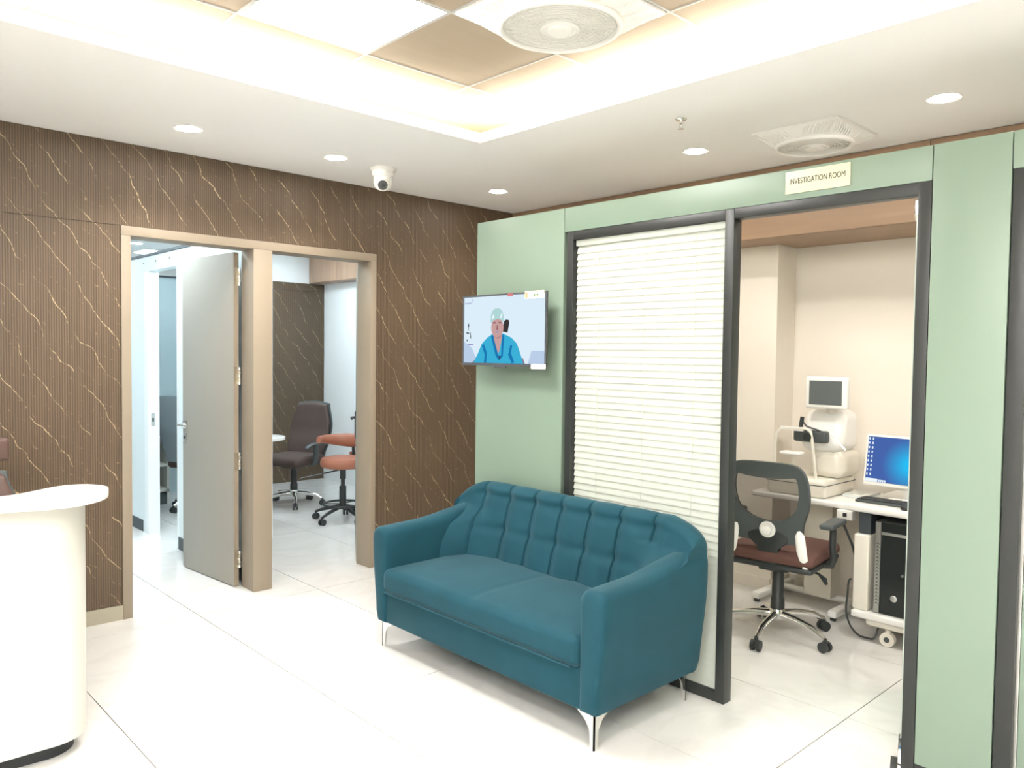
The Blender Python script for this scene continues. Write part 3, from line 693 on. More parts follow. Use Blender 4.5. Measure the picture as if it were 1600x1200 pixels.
pic(3, ell(-0.125, 0.06, 0.155, 0.30))
pic(7, [(-0.24, 0.18), (-0.16, 0.18), (-0.17, 0.23), (-0.23, 0.23)]); pic(7, [(-0.10, 0.18), (-0.02, 0.18), (-0.03, 0.23), (-0.09, 0.23)])
pic(7, [(-0.15, -0.01), (-0.10, -0.01), (-0.115, 0.13), (-0.14, 0.13)]); pic(6, [(-0.18, -0.09), (-0.075, -0.09), (-0.10, -0.05), (-0.15, -0.05)])
pic(4, [(-0.30, 0.20), (-0.29, 0.42), (-0.25, 0.56), (-0.18, 0.63), (-0.08, 0.63), (-0.01, 0.56), (0.03, 0.42), (0.03, 0.22), (-0.05, 0.29), (-0.125, 0.31), (-0.21, 0.28)])
pic(8, [(-0.27, 0.34), (-0.23, 0.46), (-0.2, 0.40), (-0.24, 0.30)]); pic(8, [(-0.06, 0.36), (-0.02, 0.50), (0.0, 0.44), (-0.03, 0.32)])
pic(5, [(-0.08, -0.78), (-0.04, -0.78), (-0.05, -0.88), (-0.07, -0.88)])
# microscope drawn at the left of the picture, wall mark in the corner
for q in ([(-0.90, 0.10), (-0.86, 0.10), (-0.865, 0.20), (-0.885, 0.20)], [(-0.885, -0.02), (-0.87, -0.02), (-0.87, 0.10), (-0.885, 0.10)], [(-0.93, -0.06), (-0.86, -0.08), (-0.86, -0.12), (-0.93, -0.10)],
          [(-0.84, -0.05), (-0.82, -0.06), (-0.80, -0.26), (-0.82, -0.26)], [(-0.92, -0.28), (-0.89, -0.30), (-0.90, -0.36), (-0.92, -0.34)]): pic(5, q)
pic(6, [(-0.90, -0.46), (-0.74, -0.47), (-0.75, -0.43), (-0.88, -0.42)])
for k in range(7): pic(6, [(-0.965+k*0.024, 0.80), (-0.950+k*0.024, 0.80), (-0.950+k*0.024, 0.85-0.012*(k % 2)), (-0.965+k*0.024, 0.85-0.012*(k % 3))])
pic(6, [(-0.775, 0.83), (-0.77, 0.83), (-0.77, 0.97), (-0.775, 0.97)]); pic(6, [(-0.80, 0.895), (-0.745, 0.895), (-0.745, 0.905), (-0.80, 0.905)])
pb.build('screen', PM, tv, fix=False)
st = B().box(-0.0052, -0.0042, -W2+0.016, -W2+0.150, H2-0.034, H2+0.004).build('energy_sticker', mat('yellow_white_sticker', srgb(236, 226, 190), 0.5), tv)
B().box(-0.0056, -0.0053, -W2+0.075, -W2+0.088, H2-0.022, H2-0.012).build('sticker_mark', mat('sticker_green', srgb(70, 110, 70), 0.5), st); B().box(-0.0056, -0.0053, -W2+0.055, -W2+0.068, H2-0.022, H2-0.012).build('sticker_mark', MATS['sticker_green'], st)
B().box(-0.0056, -0.0053, -W2+0.130, -W2+0.148, H2-0.030, H2-0.002).build('sticker_mark', mat('sticker_orange', srgb(224, 150, 110), 0.5), st)
B().box(-0.0052, -0.0042, -W2-0.001, -W2+0.100, -H2-0.010, -H2+0.014).build('white_sticker', paperM, tv)
B().box(-0.0050, -0.0042, -0.080, -0.040, H2-0.016, H2-0.001).build('red_sticker', mat('dull_red_sticker', srgb(140, 78, 84), 0.5), tv)

# ================================================================== RECEPTION DESK
DO = (-2.6, -1.35, 0.0)
dk = thing('reception_desk', 'white curved reception counter with a black toe kick', 'desk', DO)
def arcp(cx, cy, r, a0, a1, n=12): return [(cx+r*cos(radians(a0+(a1-a0)*i/n)), cy+r*sin(radians(a0+(a1-a0)*i/n))) for i in range(n+1)]
front = [(-4.2, -1.405), (-3.2, -1.405), (-2.6, -1.412), (-2.35, -1.418)]
body = front+arcp(-2.165, -1.288, 0.133, -90, 90, 24)+[(-2.4, -1.155), (-4.2, -1.155)]
B(DO).prism(body, 'z', 0.068, 0.9148).build('body', deskM, dk, angle=30)
kick = [(-4.2, -1.340), (-2.35, -1.345)]+arcp(-2.170, -1.250, 0.105, -88, 90, 20)+[(-4.2, -1.145)]
B(DO).prism(kick, 'z', 0.0, 0.0678).build('toe_kick', mat('black_toe_kick', srgb(40, 44, 46), 0.5), dk, angle=30)
def catmull(P, n=8, closed=True):
    out = []; m = len(P)
    for i in range(m):
        p0, p1, p2, p3 = (Vector(P[(i+k) % m]) for k in (-1, 0, 1, 2))
        for j in range(n):
            t = j/n; out.append(tuple(0.5*((2*p1)+(-p0+p2)*t+(2*p0-5*p1+4*p2-p3)*t*t+(-p0+3*p1-3*p2+p3)*t**3)))
    return out
top = [(-4.2, -1.42), (-3.4, -1.45), (-2.7, -1.46), (-2.33, -1.489), (-2.228, -1.520), (-2.135, -1.526), (-2.068, -1.502), (-2.010, -1.450), (-1.972, -1.372), (-1.985, -1.300), (-2.022, -1.255), (-2.066, -1.238), (-2.120, -1.249), (-2.180, -1.288), (-2.250, -1.330), (-2.33, -1.345), (-2.7, -1.315), (-3.4, -1.27), (-4.2, -1.24)]
B(DO).prism(catmull(top, 6), 'z', 0.915, 0.950).build('counter_top', deskTop, dk, bevel=0.006, angle=35)
B(DO).box(-4.2, -2.38, -1.155, -0.86, 0.66, 0.69).build('work_surface', deskTop, dk)
B(DO).box(-4.2, -4.16, -1.154, -0.88, 0, 0.66).build('end_panel', deskM, dk)

# ================================================================== OFFICE CHAIRS
def star_base(t, rad, legm, a0=0.0, zh=0.115, lift=0.36, cover=blackP):
    for k in range(5):
        a = a0+2*pi*k/5; ca, sa = cos(a), sin(a)
        lg = B().tube([(0.03*ca, 0.03*sa, zh), (0.12*ca, 0.12*sa, zh-0.004), (0.22*ca, 0.22*sa, zh-0.020), ((rad-0.025)*ca, (rad-0.025)*sa, 0.073), (rad*ca, rad*sa, 0.066)], [0.021, 0.019, 0.016, 0.014, 0.011], n=10).build('star_leg', legm, t)
        cs = B()
        px, py = -sa, ca; cx, cy = rad*ca, rad*sa
        for s_ in (-1, 1): cs.cyl((cx+px*s_*0.008, cy+py*s_*0.008, 0.0265), (cx+px*s_*0.024, cy+py*s_*0.024, 0.0265), 0.0265, n=16)
        cs.cyl((cx, cy, 0.04), (cx, cy, 0.068), 0.010, n=10); cs.box(cx-0.012, cx+0.012, cy-0.012, cy+0.012, 0.030, 0.052)
        cs.build('caster', blackP, t)
    B().lathe([(0.036, 0.09), (0.040, 0.10), (0.040, 0.135), (0.034, 0.145)], n=20).build('hub', legm, t)
    B().lathe([(0.036, 0.125), (0.034, 0.20), (0.030, 0.205), (0.029, lift-0.03), (0.026, lift-0.03), (0.026, lift)], n=20).build('gas_lift', cover, t)
def mirror(h, close0=True):
    """h: right half outline from the top centre to the bottom centre, (y,z)"""
    return [(-a, b) for a, b in h]+[(a, b) for a, b in h[::-1][1:-1]]
def task_chair(label, loc, rz):
    t = thing('office_chair', label, 'chair', loc, rz)
    star_base(t, 0.285, chrome, radians(180), lift=0.37)
    B().rbox(-0.07, 0.09, -0.075, 0.075, 0.352, 0.386, 0.008, k=2).build('mechanism', blackP, t)
    B().rbox(-0.17, 0.28, -0.225, 0.225, 0.385, 0.415, 0.014, k=2).build('seat_pan', blackP, t)
    B().rbox(-0.175, 0.29, -0.23, 0.23, 0.412, 0.475, 0.030, k=3, nx=4, ny=4, crown=0.012).build('seat', maroon, t)
    outer = [(0, .930), (.12, .929), (.185, .915), (.222, .872), (.237, .80), (.238, .745), (.224, .69), (.205, .64), (.195, .60), (.19, .555), (.175, .525), (.11, .52), (.07, .50), (0, .495)]
    inner = [(0, .848), (.10, .853), (.158, .862), (.176, .845), (.182, .80), (.180, .76), (.168, .712), (.15, .685), (.13, .667), (.105, .65), (.08, .64), (.055, .634), (.03, .629), (0, .626)]
    lean = lambda y, z: -0.155-0.16*max(0, z-0.5)-0.9*y*y*0.4+0.02
    def curved(b): b.v = [Vector((p.x+lean(p.y, p.z), p.y*0.90, p.z)) for p in b.v]; return b
    fine = lambda P: catmull(P, 3)
    b = B().ring(fine(mirror(outer)), fine(mirror(inner)), 'x', -0.016, 0.016); bf = curved(b).build('back_frame', greyP, t, angle=50)
    ins = fine(mirror(inner)); nn = len(ins); c0 = (0, 0.745)
    nb = B(); rws = []
    for k in range(7):
        s_ = 1.02*(k/6); rws.append([(0.004, c0[0]+(q[0]-c0[0])*s_, c0[1]+(q[1]-c0[1])*s_) for q in ins+[ins[0]]])
    nb.grid(rws); curved(nb).build('back_mesh', netM, t)
    kb = B().lathe([(0.041, 0.0), (0.041, -0.016), (0.033, -0.023), (0.026, -0.020), (0.024, -0.034), (0.0005, -0.037)], (-0.158, 0.0, 0.585), n=24, axis='x').build('lumbar_knob', plasticW, t)
    B().prism([(-0.115, 0.585), (0.115, 0.585), (0.10, 0.53), (0.055, 0.49), (0.043, 0.375), (-0.043, 0.375), (-0.055, 0.49), (-0.10, 0.53)], 'x', -0.165, -0.120).build('back_support', blackP, t, bevel=0.006)
    B().tube([(-0.140, 0, 0.39), (-0.06, 0, 0.368), (0.02, 0, 0.368)], 0.03, n=10, flat=0.6, ref=(0, 0, 1)).build('back_bracket', blackP, t)
    for s_ in (-1, 1):
        B().tube([(-0.178, s_*0.160, 0.60), (-0.182, s_*0.166, 0.575), (-0.180, s_*0.176, 0.50), (-0.165, s_*0.188, 0.43), (-0.155, s_*0.192, 0.395)], [0.008, 0.024, 0.025, 0.018, 0.008], n=12, flat=0.35, ref=(1, 0, 0)).build('side_cover', plasticW, t)
        ab = B().tube([(0.03, s_*0.215, 0.40), (0.03, s_*0.258, 0.405), (0.03, s_*0.268, 0.44), (0.025, s_*0.262, 0.50), (0.025, s_*0.262, 0.605)], [0.016, 0.016, 0.018, 0.017, 0.016], n=10).build('arm_post', blackP, t)
        B().rbox(-0.09, 0.14, s_*0.262-0.036, s_*0.262+0.036, 0.604, 0.632, 0.012, k=3).build('arm_pad', greyP, t)
    B().tube([(0.02, -0.05, 0.365), (0.01, -0.20, 0.358), (0.0, -0.235, 0.335), (0.0, -0.245, 0.312)], [0.006, 0.006, 0.014, 0.008], n=8).build('height_lever', blackP, t)
    return t
task_chair('mesh-back office chair with white side covers in the investigation room', (0.945, -2.458, 0), radians(8))

def exec_chair(label, loc, rz, padm, shellm, basem, top=0.95, head=False, a0=0.0, arms=True, wide=0.22):
    t = thing('office_chair', label, 'chair', loc, rz)
    star_base(t, 0.27, basem, a0, lift=0.36)
    B().rbox(-0.09, 0.09, -0.08, 0.08, 0.352, 0.39, 0.01, k=2).build('mechanism', blackP, t)
    B().rbox(-0.20, 0.26, -wide-0.01, wide+0.01, 0.388, 0.475, 0.038, k=3, nx=4, ny=4, crown=0.015).build('seat', padm, t)
    def bend(p):
        z = p.z; u = (z-0.46)/(top-0.46)
        x = p.x-0.06*smooth(u/0.5)-0.08*max(0, u-0.3)+0.35*(p.y**2)
        w = 1.0-0.22*smooth((u-0.55)/0.45)-0.12*smooth((0.25-u)/0.25)
        return (x, p.y*w, z-0.35*p.y*p.y*smooth((u-0.7)/0.3))
    B().rbox(-0.215, -0.165, -wide, wide, 0.46, top, 0.024, k=3, ny=10, nz=16, fn=bend).build('backrest', padm, t)
    def bend2(p): q = bend(p); return (q[0]-0.0, q[1]*1.06, q[2]+0.012*smooth((q[2]-0.8)/0.1))
    B().rbox(-0.232, -0.2152, -wide, wide, 0.45, top, 0.008, k=2, ny=10, nz=16, fn=bend2).build('back_shell', shellm, t)
    B().tube([(-0.23, 0, 0.52), (-0.21, 0, 0.40), (-0.08, 0, 0.372)], 0.028, n=10, flat=0.5, ref=(0, 1, 0)).build('back_bracket', blackP, t)
    if arms:
        for s_ in (-1, 1):
            B().tube([(0.03, s_*(wide-0.02), 0.40), (0.03, s_*(wide+0.035), 0.405), (0.03, s_*(wide+0.045), 0.44), (0.02, s_*(wide+0.045), 0.585)], [0.016, 0.018, 0.026, 0.024], n=10).build('arm_post', shellm, t)
            B().tube([(-0.15, s_*(wide+0.045), 0.578), (-0.09, s_*(wide+0.045), 0.594), (0.06, s_*(wide+0.045), 0.596), (0.14, s_*(wide+0.045), 0.580), (0.17, s_*(wide+0.045), 0.560)], [0.02, 0.028, 0.03, 0.028, 0.018], n=10, flat=0.45, ref=(0, 0, 1)).build('arm_pad', shellm, t)
    if head:
        B().rbox(-0.305, -0.262, -0.185, 0.185, top+0.045, top+0.15, 0.02, k=3, ny=4).build('headrest', padm, t)
        B().box(-0.296, -0.272, -0.03, 0.03, top-0.06, top+0.05).build('headrest_stem', blackP, t)
    return t
exec_chair('dark brown mesh office chair at the round-ended table in the consulting room', (0.72, 2.34, 0), radians(205), mat('dark_brown_mesh', srgb(78, 63, 57), 0.7), greyP, chrome, top=0.955, a0=radians(40))
exec_chair('dark leather office chair behind the opening in the white cabin partition', (-0.02, 2.70, 0), radians(28), leather, mat('grey_leather_shell', srgb(128, 136, 140), 0.4), chrome, top=1.045, a0=radians(20), wide=0.20, arms=False)
exec_chair('brown chair with headrest behind the white reception counter', (-2.29, -0.66, 0), radians(268), leather, greyP, blackP, top=0.905, head=True, arms=False)

# ================================================================== TAN STOOL AND EXAMINATION CHAIR
st_ = thing('saddle_stool', 'tan leather stool with curved backrest on a black five-leg base', 'stool', (0.70, 1.43, 0), radians(0))
for k in range(5):
    a = radians(197)+2*pi*k/5; ca, sa = cos(a), sin(a); rad = 0.25
    B().tube([(0.02*ca, 0.02*sa, 0.125), (0.10*ca, 0.10*sa, 0.110), (0.20*ca, 0.20*sa, 0.085), (rad*ca, rad*sa, 0.066)], [0.018, 0.016, 0.014, 0.011], n=10).build('star_leg', blackP, st_)
    cs = B(); px, py = -sa, ca; cx, cy = rad*ca, rad*sa
    for s_ in (-1, 1): cs.cyl((cx+px*s_*0.006, cy+py*s_*0.006, 0.0265), (cx+px*s_*0.022, cy+py*s_*0.022, 0.0265), 0.0265, n=14)
    cs.cyl((cx, cy, 0.04), (cx, cy, 0.068), 0.010, n=10); cs.build('caster', blackP, st_)
B().tube([(0.165*cos(a*pi/16), 0.165*sin(a*pi/16), 0.145) for a in range(32)], 0.010, n=8, closed=True).build('foot_ring', blackP, st_)
for k in range(3):
    a = 2*pi*k/3+0.4; B().cyl((0.03*cos(a), 0.03*sin(a), 0.145), (0.16*cos(a), 0.16*sin(a), 0.145), 0.006, n=8).build('ring_spoke', blackP, st_)
B().lathe([(0.030, 0.10), (0.030, 0.30), (0.018, 0.302), (0.018, 0.36), (0.026, 0.362), (0.026, 0.462)], n=16).build('gas_lift', blackP, st_)
B().tube([(0.0, 0.02, 0.44), (-0.20, 0.10, 0.40), (-0.32, 0.15, 0.375)], 0.006, n=8).build('lever', blackP, st_)
B().lathe([(0.01, 0.462), (0.165, 0.462), (0.186, 0.472), (0.192, 0.49), (0.190, 0.522), (0.178, 0.542), (0.13, 0.552), (0.001, 0.555)], n=36).build('seat', tan, st_)
# curved arm-like backrest
pts = []; rr = []
for i in range(21):
    a = radians(-112+224*i/20)+radians(35); pts.append((0.205*cos(a), 0.205*sin(a), 0.685+0.012*cos(i/20*2*pi))); rr.append(0.020+0.018*smooth(1-abs(i-10)/9))
B().tube(pts, rr, n=12, flat=1.6, ref=(0, 0, 1)).build('backrest', tan, st_)
a = radians(35)
B().tube([(0.05*cos(a), 0.05*sin(a), 0.455), (0.19*cos(a), 0.19*sin(a), 0.47), (0.225*cos(a), 0.225*sin(a), 0.52), (0.215*cos(a), 0.215*sin(a), 0.66)], 0.013, n=8).build('back_stem', blackP, st_)
ex = thing('examination_chair', 'tan and white examination chair half hidden by the right door post', 'chair', (1.22, 1.62, 0), radians(20))
B().rbox(-0.16, 0.22, -0.20, 0.20, 0.36, 0.45, 0.03, k=3).build('seat', tan, ex)
B().rbox(0.18, 0.25, -0.19, 0.19, 0.44, 0.95, 0.03, k=3).build('backrest', tan, ex)
for s_ in (-1, 1):
    B().rbox(-0.14, 0.18, s_*0.235-0.03, s_*0.235+0.03, 0.505, 0.535, 0.012, k=2).build('arm_pad', tan, ex); B().rbox(-0.13, 0.17, s_*0.235-0.028, s_*0.235+0.028, 0.480, 0.504, 0.006, k=2).build('arm_tray', plasticW, ex)
    B().tube([(0.0, s_*0.235, 0.48), (0.0, s_*0.235, 0.40), (0.02, s_*0.18, 0.39)], 0.013, n=8).build('arm_post', plasticW, ex)
B().tube([(-0.16, 0, 0.38), (-0.20, 0, 0.28), (-0.21, 0, 0.14), (-0.25, 0, 0.06)], 0.022, n=8).build('leg_rest', tan, ex)
B().lathe([(0.05, 0.03), (0.045, 0.36)], n=16).build('column', plasticW, ex)
B().rbox(-0.25, 0.22, -0.18, 0.18, 0.0, 0.035, 0.01, k=2).build('base', blackP, ex)

# ================================================================== CONSULTING ROOM TABLE, LEFT CABIN DESK
tbm = thing('consulting_table', 'white round-ended table in the consulting room', 'table', (0.13, 1.95, 0))
B((0.13, 1.95, 0)).prism([(-0.048, 1.70)]+arcp(0.175, 1.92, 0.215, -90, 90, 20)+[(-0.048, 2.14)], 'z', 0.690, 0.715).build('tabletop', deskTop, tbm, bevel=0.003, angle=30)
B((0.13, 1.95, 0)).box(-0.045, 0.03, 1.76, 2.08, 0, 0.69).build('pedestal', deskM, tbm); B((0.13, 1.95, 0)).cyl((0.2, 1.92, 0.0), (0.2, 1.92, 0.69), 0.025).build('leg', chrome, tbm)
cd_ = thing('cabin_desk', 'white desk with open shelves in the left cabin', 'desk', (-0.42, 3.35, 0))
o3 = (-0.42, 3.35, 0)
B(o3).box(-0.635, -0.15, 3.06, 3.70, 0.640, 0.665).build('desktop', deskTop, cd_); B(o3).box(-0.635, -0.16, 3.10, 3.69, 0.36, 0.38).build('shelf', deskM, cd_)
B(o3).box(-0.635, -0.16, 3.10, 3.69, 0.12, 0.15).build('bottom_shelf', deskM, cd_); B(o3).box(-0.635, -0.615, 3.10, 3.69, 0.0, 0.6395).build('side', deskM, cd_); B(o3).box(-0.175, -0.155, 3.10, 3.69, 0.0, 0.6395).build('side', deskM, cd_)
B(o3).box(-0.614, -0.176, 3.12, 3.14, 0.0, 0.11).build('kick_board', greyP, cd_); B(o3).box(-0.614, -0.176, 3.67, 3.685, 0.151, 0.6395).build('back', darkskirt, cd_)
o4 = (-0.5, 3.3, 0.3805)
bx_ = thing('storage_box', 'white printed carton on the shelf of the cabin desk', 'box', o4)
B().box(-0.08, 0.07, -0.10, 0.12, 0, 0.11).build('carton', paperM, bx_); B().box(-0.08, 0.07, -0.1012, -0.1001, 0.055, 0.095).build('print_band', greyP, bx_)
for k in range(3): B().box(-0.065+k*0.045, -0.04+k*0.045, -0.1016, -0.1013, 0.062, 0.09).build('print_mark', paperM, bx_)
fb = thing('folded_bag', 'folded tan bag lying on the carton in the cabin desk', 'bag', (-0.5, 3.32, 0.491))
B().rbox(-0.07, 0.07, -0.09, 0.09, 0, 0.055, 0.025, k=3, nx=4, ny=4, crown=0.015).build('cloth', mat('tan_cloth', srgb(150, 128, 104), 0.8), fb); B().tube([(-0.04, -0.085, 0.03), (-0.02, -0.13, 0.02), (0.03, -0.13, 0.02), (0.045, -0.085, 0.03)], 0.006, n=6).build('strap', greyP, fb)
cab = thing('coiled_cable', 'coil of grey cable on the bottom shelf of the cabin desk', 'cable', (-0.45, 3.25, 0.1505))
for k in range(5):
    rr_ = 0.09-0.008*k; B().tube([(0.02*(k % 2)+rr_*cos(i*pi/14), rr_*0.7*sin(i*pi/14), 0.012+0.016*k+0.02*sin(i*pi/14+k)+0.02) for i in range(28)], 0.008, n=6, closed=True).build('loop', greyP if k % 2 else mat('beige_cable', srgb(160, 156, 140), 0.6), cab)

# ================================================================== CEILING FANS, SPRINKLER, CAMERA
def ceiling_fan(label, cx, cy, z, half, rz=0.0, sx=1.0):
    t = thing('ceiling_fan', label, 'fan', (cx, cy, z), rz, 'square panel ceiling fans')
    h = half; drop = 0.058
    def rr(a, b): return a
    # square plate with a round hole, dished down to the ring
    n = 64; R0 = h*0.80; rows = []
    for k, (f_, dz_) in enumerate(((1.0, -0.004), (0.97, -0.012), (0.5, -0.030), (0.12, -drop+0.010), (0.0, -drop))):
        row = []
        for i in range(n+1):
            a = 2*pi*i/n; c_, s_ = cos(a), sin(a); sq = h/max(abs(c_), abs(s_)); rad = R0+(sq-R0)*f_
            row.append((rad*c_, rad*s_, dz_))
        rows.append(row)
    pb_ = B(); pb_.grid(rows); pb_.build('panel', plasticW, t, angle=60)
    B().ring([(-h, -h), (h, -h), (h, h), (-h, h)], [(-h*.96, -h*.96), (h*.96, -h*.96), (h*.96, h*.96), (-h*.96, h*.96)], 'z', -0.010, -0.0005).build('rim', plasticW, t)
    B().tube([(R0*cos(i*pi/32), R0*sin(i*pi/32), -drop) for i in range(64)], 0.011, n=8, closed=True).build('ring', plasticW, t)
    B().lathe([(R0*0.99, -drop+0.014), (R0*0.99, -drop+0.007), (0.001, -drop+0.007)], n=48).build('fan_recess', mat('fan_recess_beige', (0.84, 0.81, 0.74), 0.6), t) if 'fan_recess_beige' not in MATS else B().lathe([(R0*0.99, -drop+0.014), (R0*0.99, -drop+0.007), (0.001, -drop+0.007)], n=48).build('fan_recess', MATS['fan_recess_beige'], t)  # even pale beige disc behind the grille
    g = B()
    for k in range(1, 11):
        q = 0.055+(R0-0.065)*k/10.5
        g.tube([(q*cos(i*pi/24), q*sin(i*pi/24), -drop-0.004) for i in range(48)], 0.0022, n=4, closed=True)
    gr = g.build('grille', plasticW, t)
    sp = B()
    for k in range(36):
        a = 2*pi*k/36; sp.tube([(0.05*cos(a), 0.05*sin(a), -drop-0.001), (R0*cos(a+0.5), R0*sin(a+0.5), -drop-0.001)], 0.0018, n=4)
    sp.build('grille_spokes', plasticW, t)
    B().lathe([(0.072, -drop+0.004), (0.072, -drop-0.009), (0.062, -drop-0.012), (0.058, -drop-0.006), (0.045, -drop-0.006), (0.042, -drop-0.016), (0.030, -drop-0.019), (0.001, -drop-0.014)], n=32).build('hub', plasticW, t)
    # louvre slats in the four corners
    for q in range(4):
        a = pi/4+q*pi/2; d = Vector((cos(a), sin(a), 0)); e = Vector((-sin(a), cos(a), 0))
        M_ = B(); nsl = 15
        for k in range(nsl):
            o_ = (k-(nsl-1)/2)*(h*1.02/nsl)
            r1 = sqrt(max(0, (R0*1.05)**2-o_*o_)); r2 = h*sqrt(2)*0.955-abs(o_)
            if r2-r1 < 0.012: continue
            p1 = d*r1+e*o_; p2 = d*r2+e*o_
            p1.z = -0.044; p2.z = -0.013
            mid = (p1+p2)/2+e*0.006*(1 if o_ > 0 else -1); mid.z = -0.034
            B().tube([p1, mid, p2], 0.0052, n=5, flat=1.0).build('louvre_slat', plasticW, t)
        c1 = d*(R0*1.04)+e*0; 
        V = [d*(R0*1.04)+e*(h*0.50), d*(R0*1.10), d*(R0*1.04)-e*(h*0.50), d*(h*1.36)]
        for p in V: p.z = -0.0125
        for p in V[:3]: p.z = -0.0325
    return t
fcx, fcy = (GX[1]+GX[2])/2, (GY[2]+GY[3])/2
ceiling_fan('large square white ceiling fan with round grille in the tray', fcx, fcy, ZG, 0.272)
ceiling_fan('small square white ceiling fan above the investigation room sign', 0.855, -2.635, H, 0.215)
spk = thing('sprinkler', 'small chrome fire sprinkler on the ceiling right of the tray', 'sprinkler', (0.204, -2.312, H))
B().lathe([(0.026, -0.001), (0.022, -0.006), (0.009, -0.007), (0.009, -0.022), (0.006, -0.023)], n=18).build('escutcheon', chrome, spk)
B().tube([(-0.009, 0, -0.020), (-0.011, 0, -0.034), (0, 0, -0.044), (0.011, 0, -0.034), (0.009, 0, -0.020)], 0.0025, n=6).build('yoke', chrome, spk)
B().lathe([(0.015, -0.046), (0.015, -0.0445), (0.001, -0.0440)], n=14).build('deflector', chrome, spk)
cc = thing('security_camera', 'white dome security camera hanging from the ceiling over the doorway', 'camera', (-0.205, -0.50, H), radians(-125))
B().lathe([(0.078, -0.0005), (0.078, -0.012), (0.066, -0.018), (0.064, -0.045), (0.058, -0.05)], n=28).build('mount', plasticW, cc)
B().lathe([(0.052, -0.046), (0.055, -0.06), (0.056, -0.085), (0.050, -0.108), (0.036, -0.124), (0.015, -0.132), (0.001, -0.133)], n=28).build('housing', plasticW, cc)
v = Vector((0.9, 0, -0.42)).normalized(); c_ = Vector((0, 0, -0.085))
e1 = B().cyl(c_+v*0.040, c_+v*0.060, 0.036, 0.033, n=24).build('lens_ring', plasticW, cc)
B().cyl(c_+v*0.0602, c_+v*0.064, 0.029, 0.027, n=24).build('lens', mat('smoked_lens', srgb(60, 62, 60), 0.1), e1)
B().cyl(c_+v*0.0642, c_+v*0.066, 0.012, 0.010, n=16).build('lens_core', blackP, e1)

# ================================================================== INVESTIGATION ROOM FURNITURE
to = (1.56, -2.38, 0)
it = thing('instrument_table', 'white motorised instrument table against the cream wall', 'table', to)
B(to).rbox(1.31, 1.82, -2.69, -2.085, 0.640, 0.672, 0.010, k=2).build('tabletop', plasticW, it)
B(to).box(1.56, 1.68, -2.46, -2.30, 0.06, 0.6395).build('lift_column', ivory, it)
B(to).tube([(1.66, -2.06, 0.045), (1.655, -2.60, 0.045)], 0.020, n=10).build('floor_rail', plasticW, it)
for y_ in (-2.10, -2.56): B(to).rbox(1.36, 1.80, y_-0.025, y_+0.025, 0.02, 0.06, 0.01, k=2).build('foot', plasticW, it)
for y_, x_ in ((-2.10, 1.38), (-2.56, 1.38), (-2.10, 1.78), (-2.56, 1.78)): B(to).cyl((x_, y_-0.012, 0.013), (x_, y_+0.012, 0.013), 0.013, n=12).build('caster', blackP, it)
B(to).tube([(1.45, -2.52, 0.638), (1.50, -2.60, 0.42), (1.56, -2.66, 0.14)], 0.007, n=6).build('cable', greyP, it)
B(to).rbox(1.295, 1.36, -2.685, -2.600, 0.588, 0.6395, 0.006, k=2).build('control_box', plasticW, it); B(to).box(1.292, 1.2949, -2.655, -2.635, 0.605, 0.625).build('switch', blackP, it)
mo = (1.52, -2.36, 0.6725)
mc = thing('eye_examination_device', 'ivory eye scanning instrument with chin rest and tablet screen', 'medical device', mo)
B(mo).rbox(1.335, 1.72, -2.515, -2.165, 0.6725, 0.775, 0.022, k=3).build('base', ivory, mc)
B(mo).box(1.3335, 1.7215, -2.5165, -2.1635, 0.742, 0.746).build('base_groove', greyP, mc)
B(mo).rbox(1.45, 1.72, -2.550, -2.360, 0.774, 0.930, 0.045, k=4).build('lower_body', ivory, mc)
def headfn(p):
    t_ = (p.z-0.92)/0.235; return (p.x+0.05*smooth(t_)*(1 if p.x < 1.52 else 0)-0.0, p.y, p.z)
B(mo).rbox(1.44, 1.70, -2.545, -2.300, 0.915, 1.155, 0.060, k=5, nz=4, fn=headfn).build('head', plasticW, mc)
B(mo).rbox(1.405, 1.46, -2.480, -2.285, 0.972, 1.040, 0.015, k=3).build('lens_block', greyP, mc)
B(mo).cyl((1.375, -2.385, 1.005), (1.406, -2.385, 1.005), 0.024, 0.030, n=20).build('objective', blackP, mc)
B(mo).tube([(1.385, -2.190, 0.770), (1.385, -2.188, 0.95), (1.385, -2.196, 1.012), (1.385, -2.225, 1.040), (1.385, -2.30, 1.045), (1.385, -2.375, 1.050), (1.385, -2.400, 1.035), (1.385, -2.410, 0.99), (1.385, -2.438, 0.772)], 0.009, n=8).build('head_frame', ivory, mc)
B(mo).box(1.378, 1.392, -2.36, -2.22, 1.034, 1.056).build('forehead_band', plasticW, mc)
B(mo).rbox(1.345, 1.42, -2.355, -2.235, 0.895, 0.915, 0.009, k=2).build('chin_cup', plasticW, mc); B(mo).cyl((1.385, -2.30, 0.774), (1.385, -2.30, 0.896), 0.012, n=10).build('chin_post', ivory, mc)
B(mo).tube([(1.395, -2.335, 1.045), (1.395, -2.345, 1.115)], 0.012, n=8).build('fixation_lamp', blackP, mc)
B(mo).tube([(1.40, -2.335, 1.10), (1.40, -2.37, 1.062), (1.41, -2.43, 1.045), (1.41, -2.47, 1.030)], 0.005, n=6).build('lamp_arm', greyP, mc)
B(mo).tube([(1.43, -2.50, 1.03), (1.44, -2.575, 0.945)], 0.005, n=6).build('side_rod', satin, mc)
B(mo).cyl((1.52, -2.46, 1.15), (1.50, -2.46, 1.185), 0.03, n=16).build('screen_neck', ivory, mc)
tbb = B(mo).rbox(1.435, 1.475, -2.578, -2.338, 1.165, 1.345, 0.012, k=3).build('tablet', plasticW, mc)
B(mo).box(1.4335, 1.4349, -2.550, -2.362, 1.187, 1.322).build('tablet_screen', screenOff, tbb)
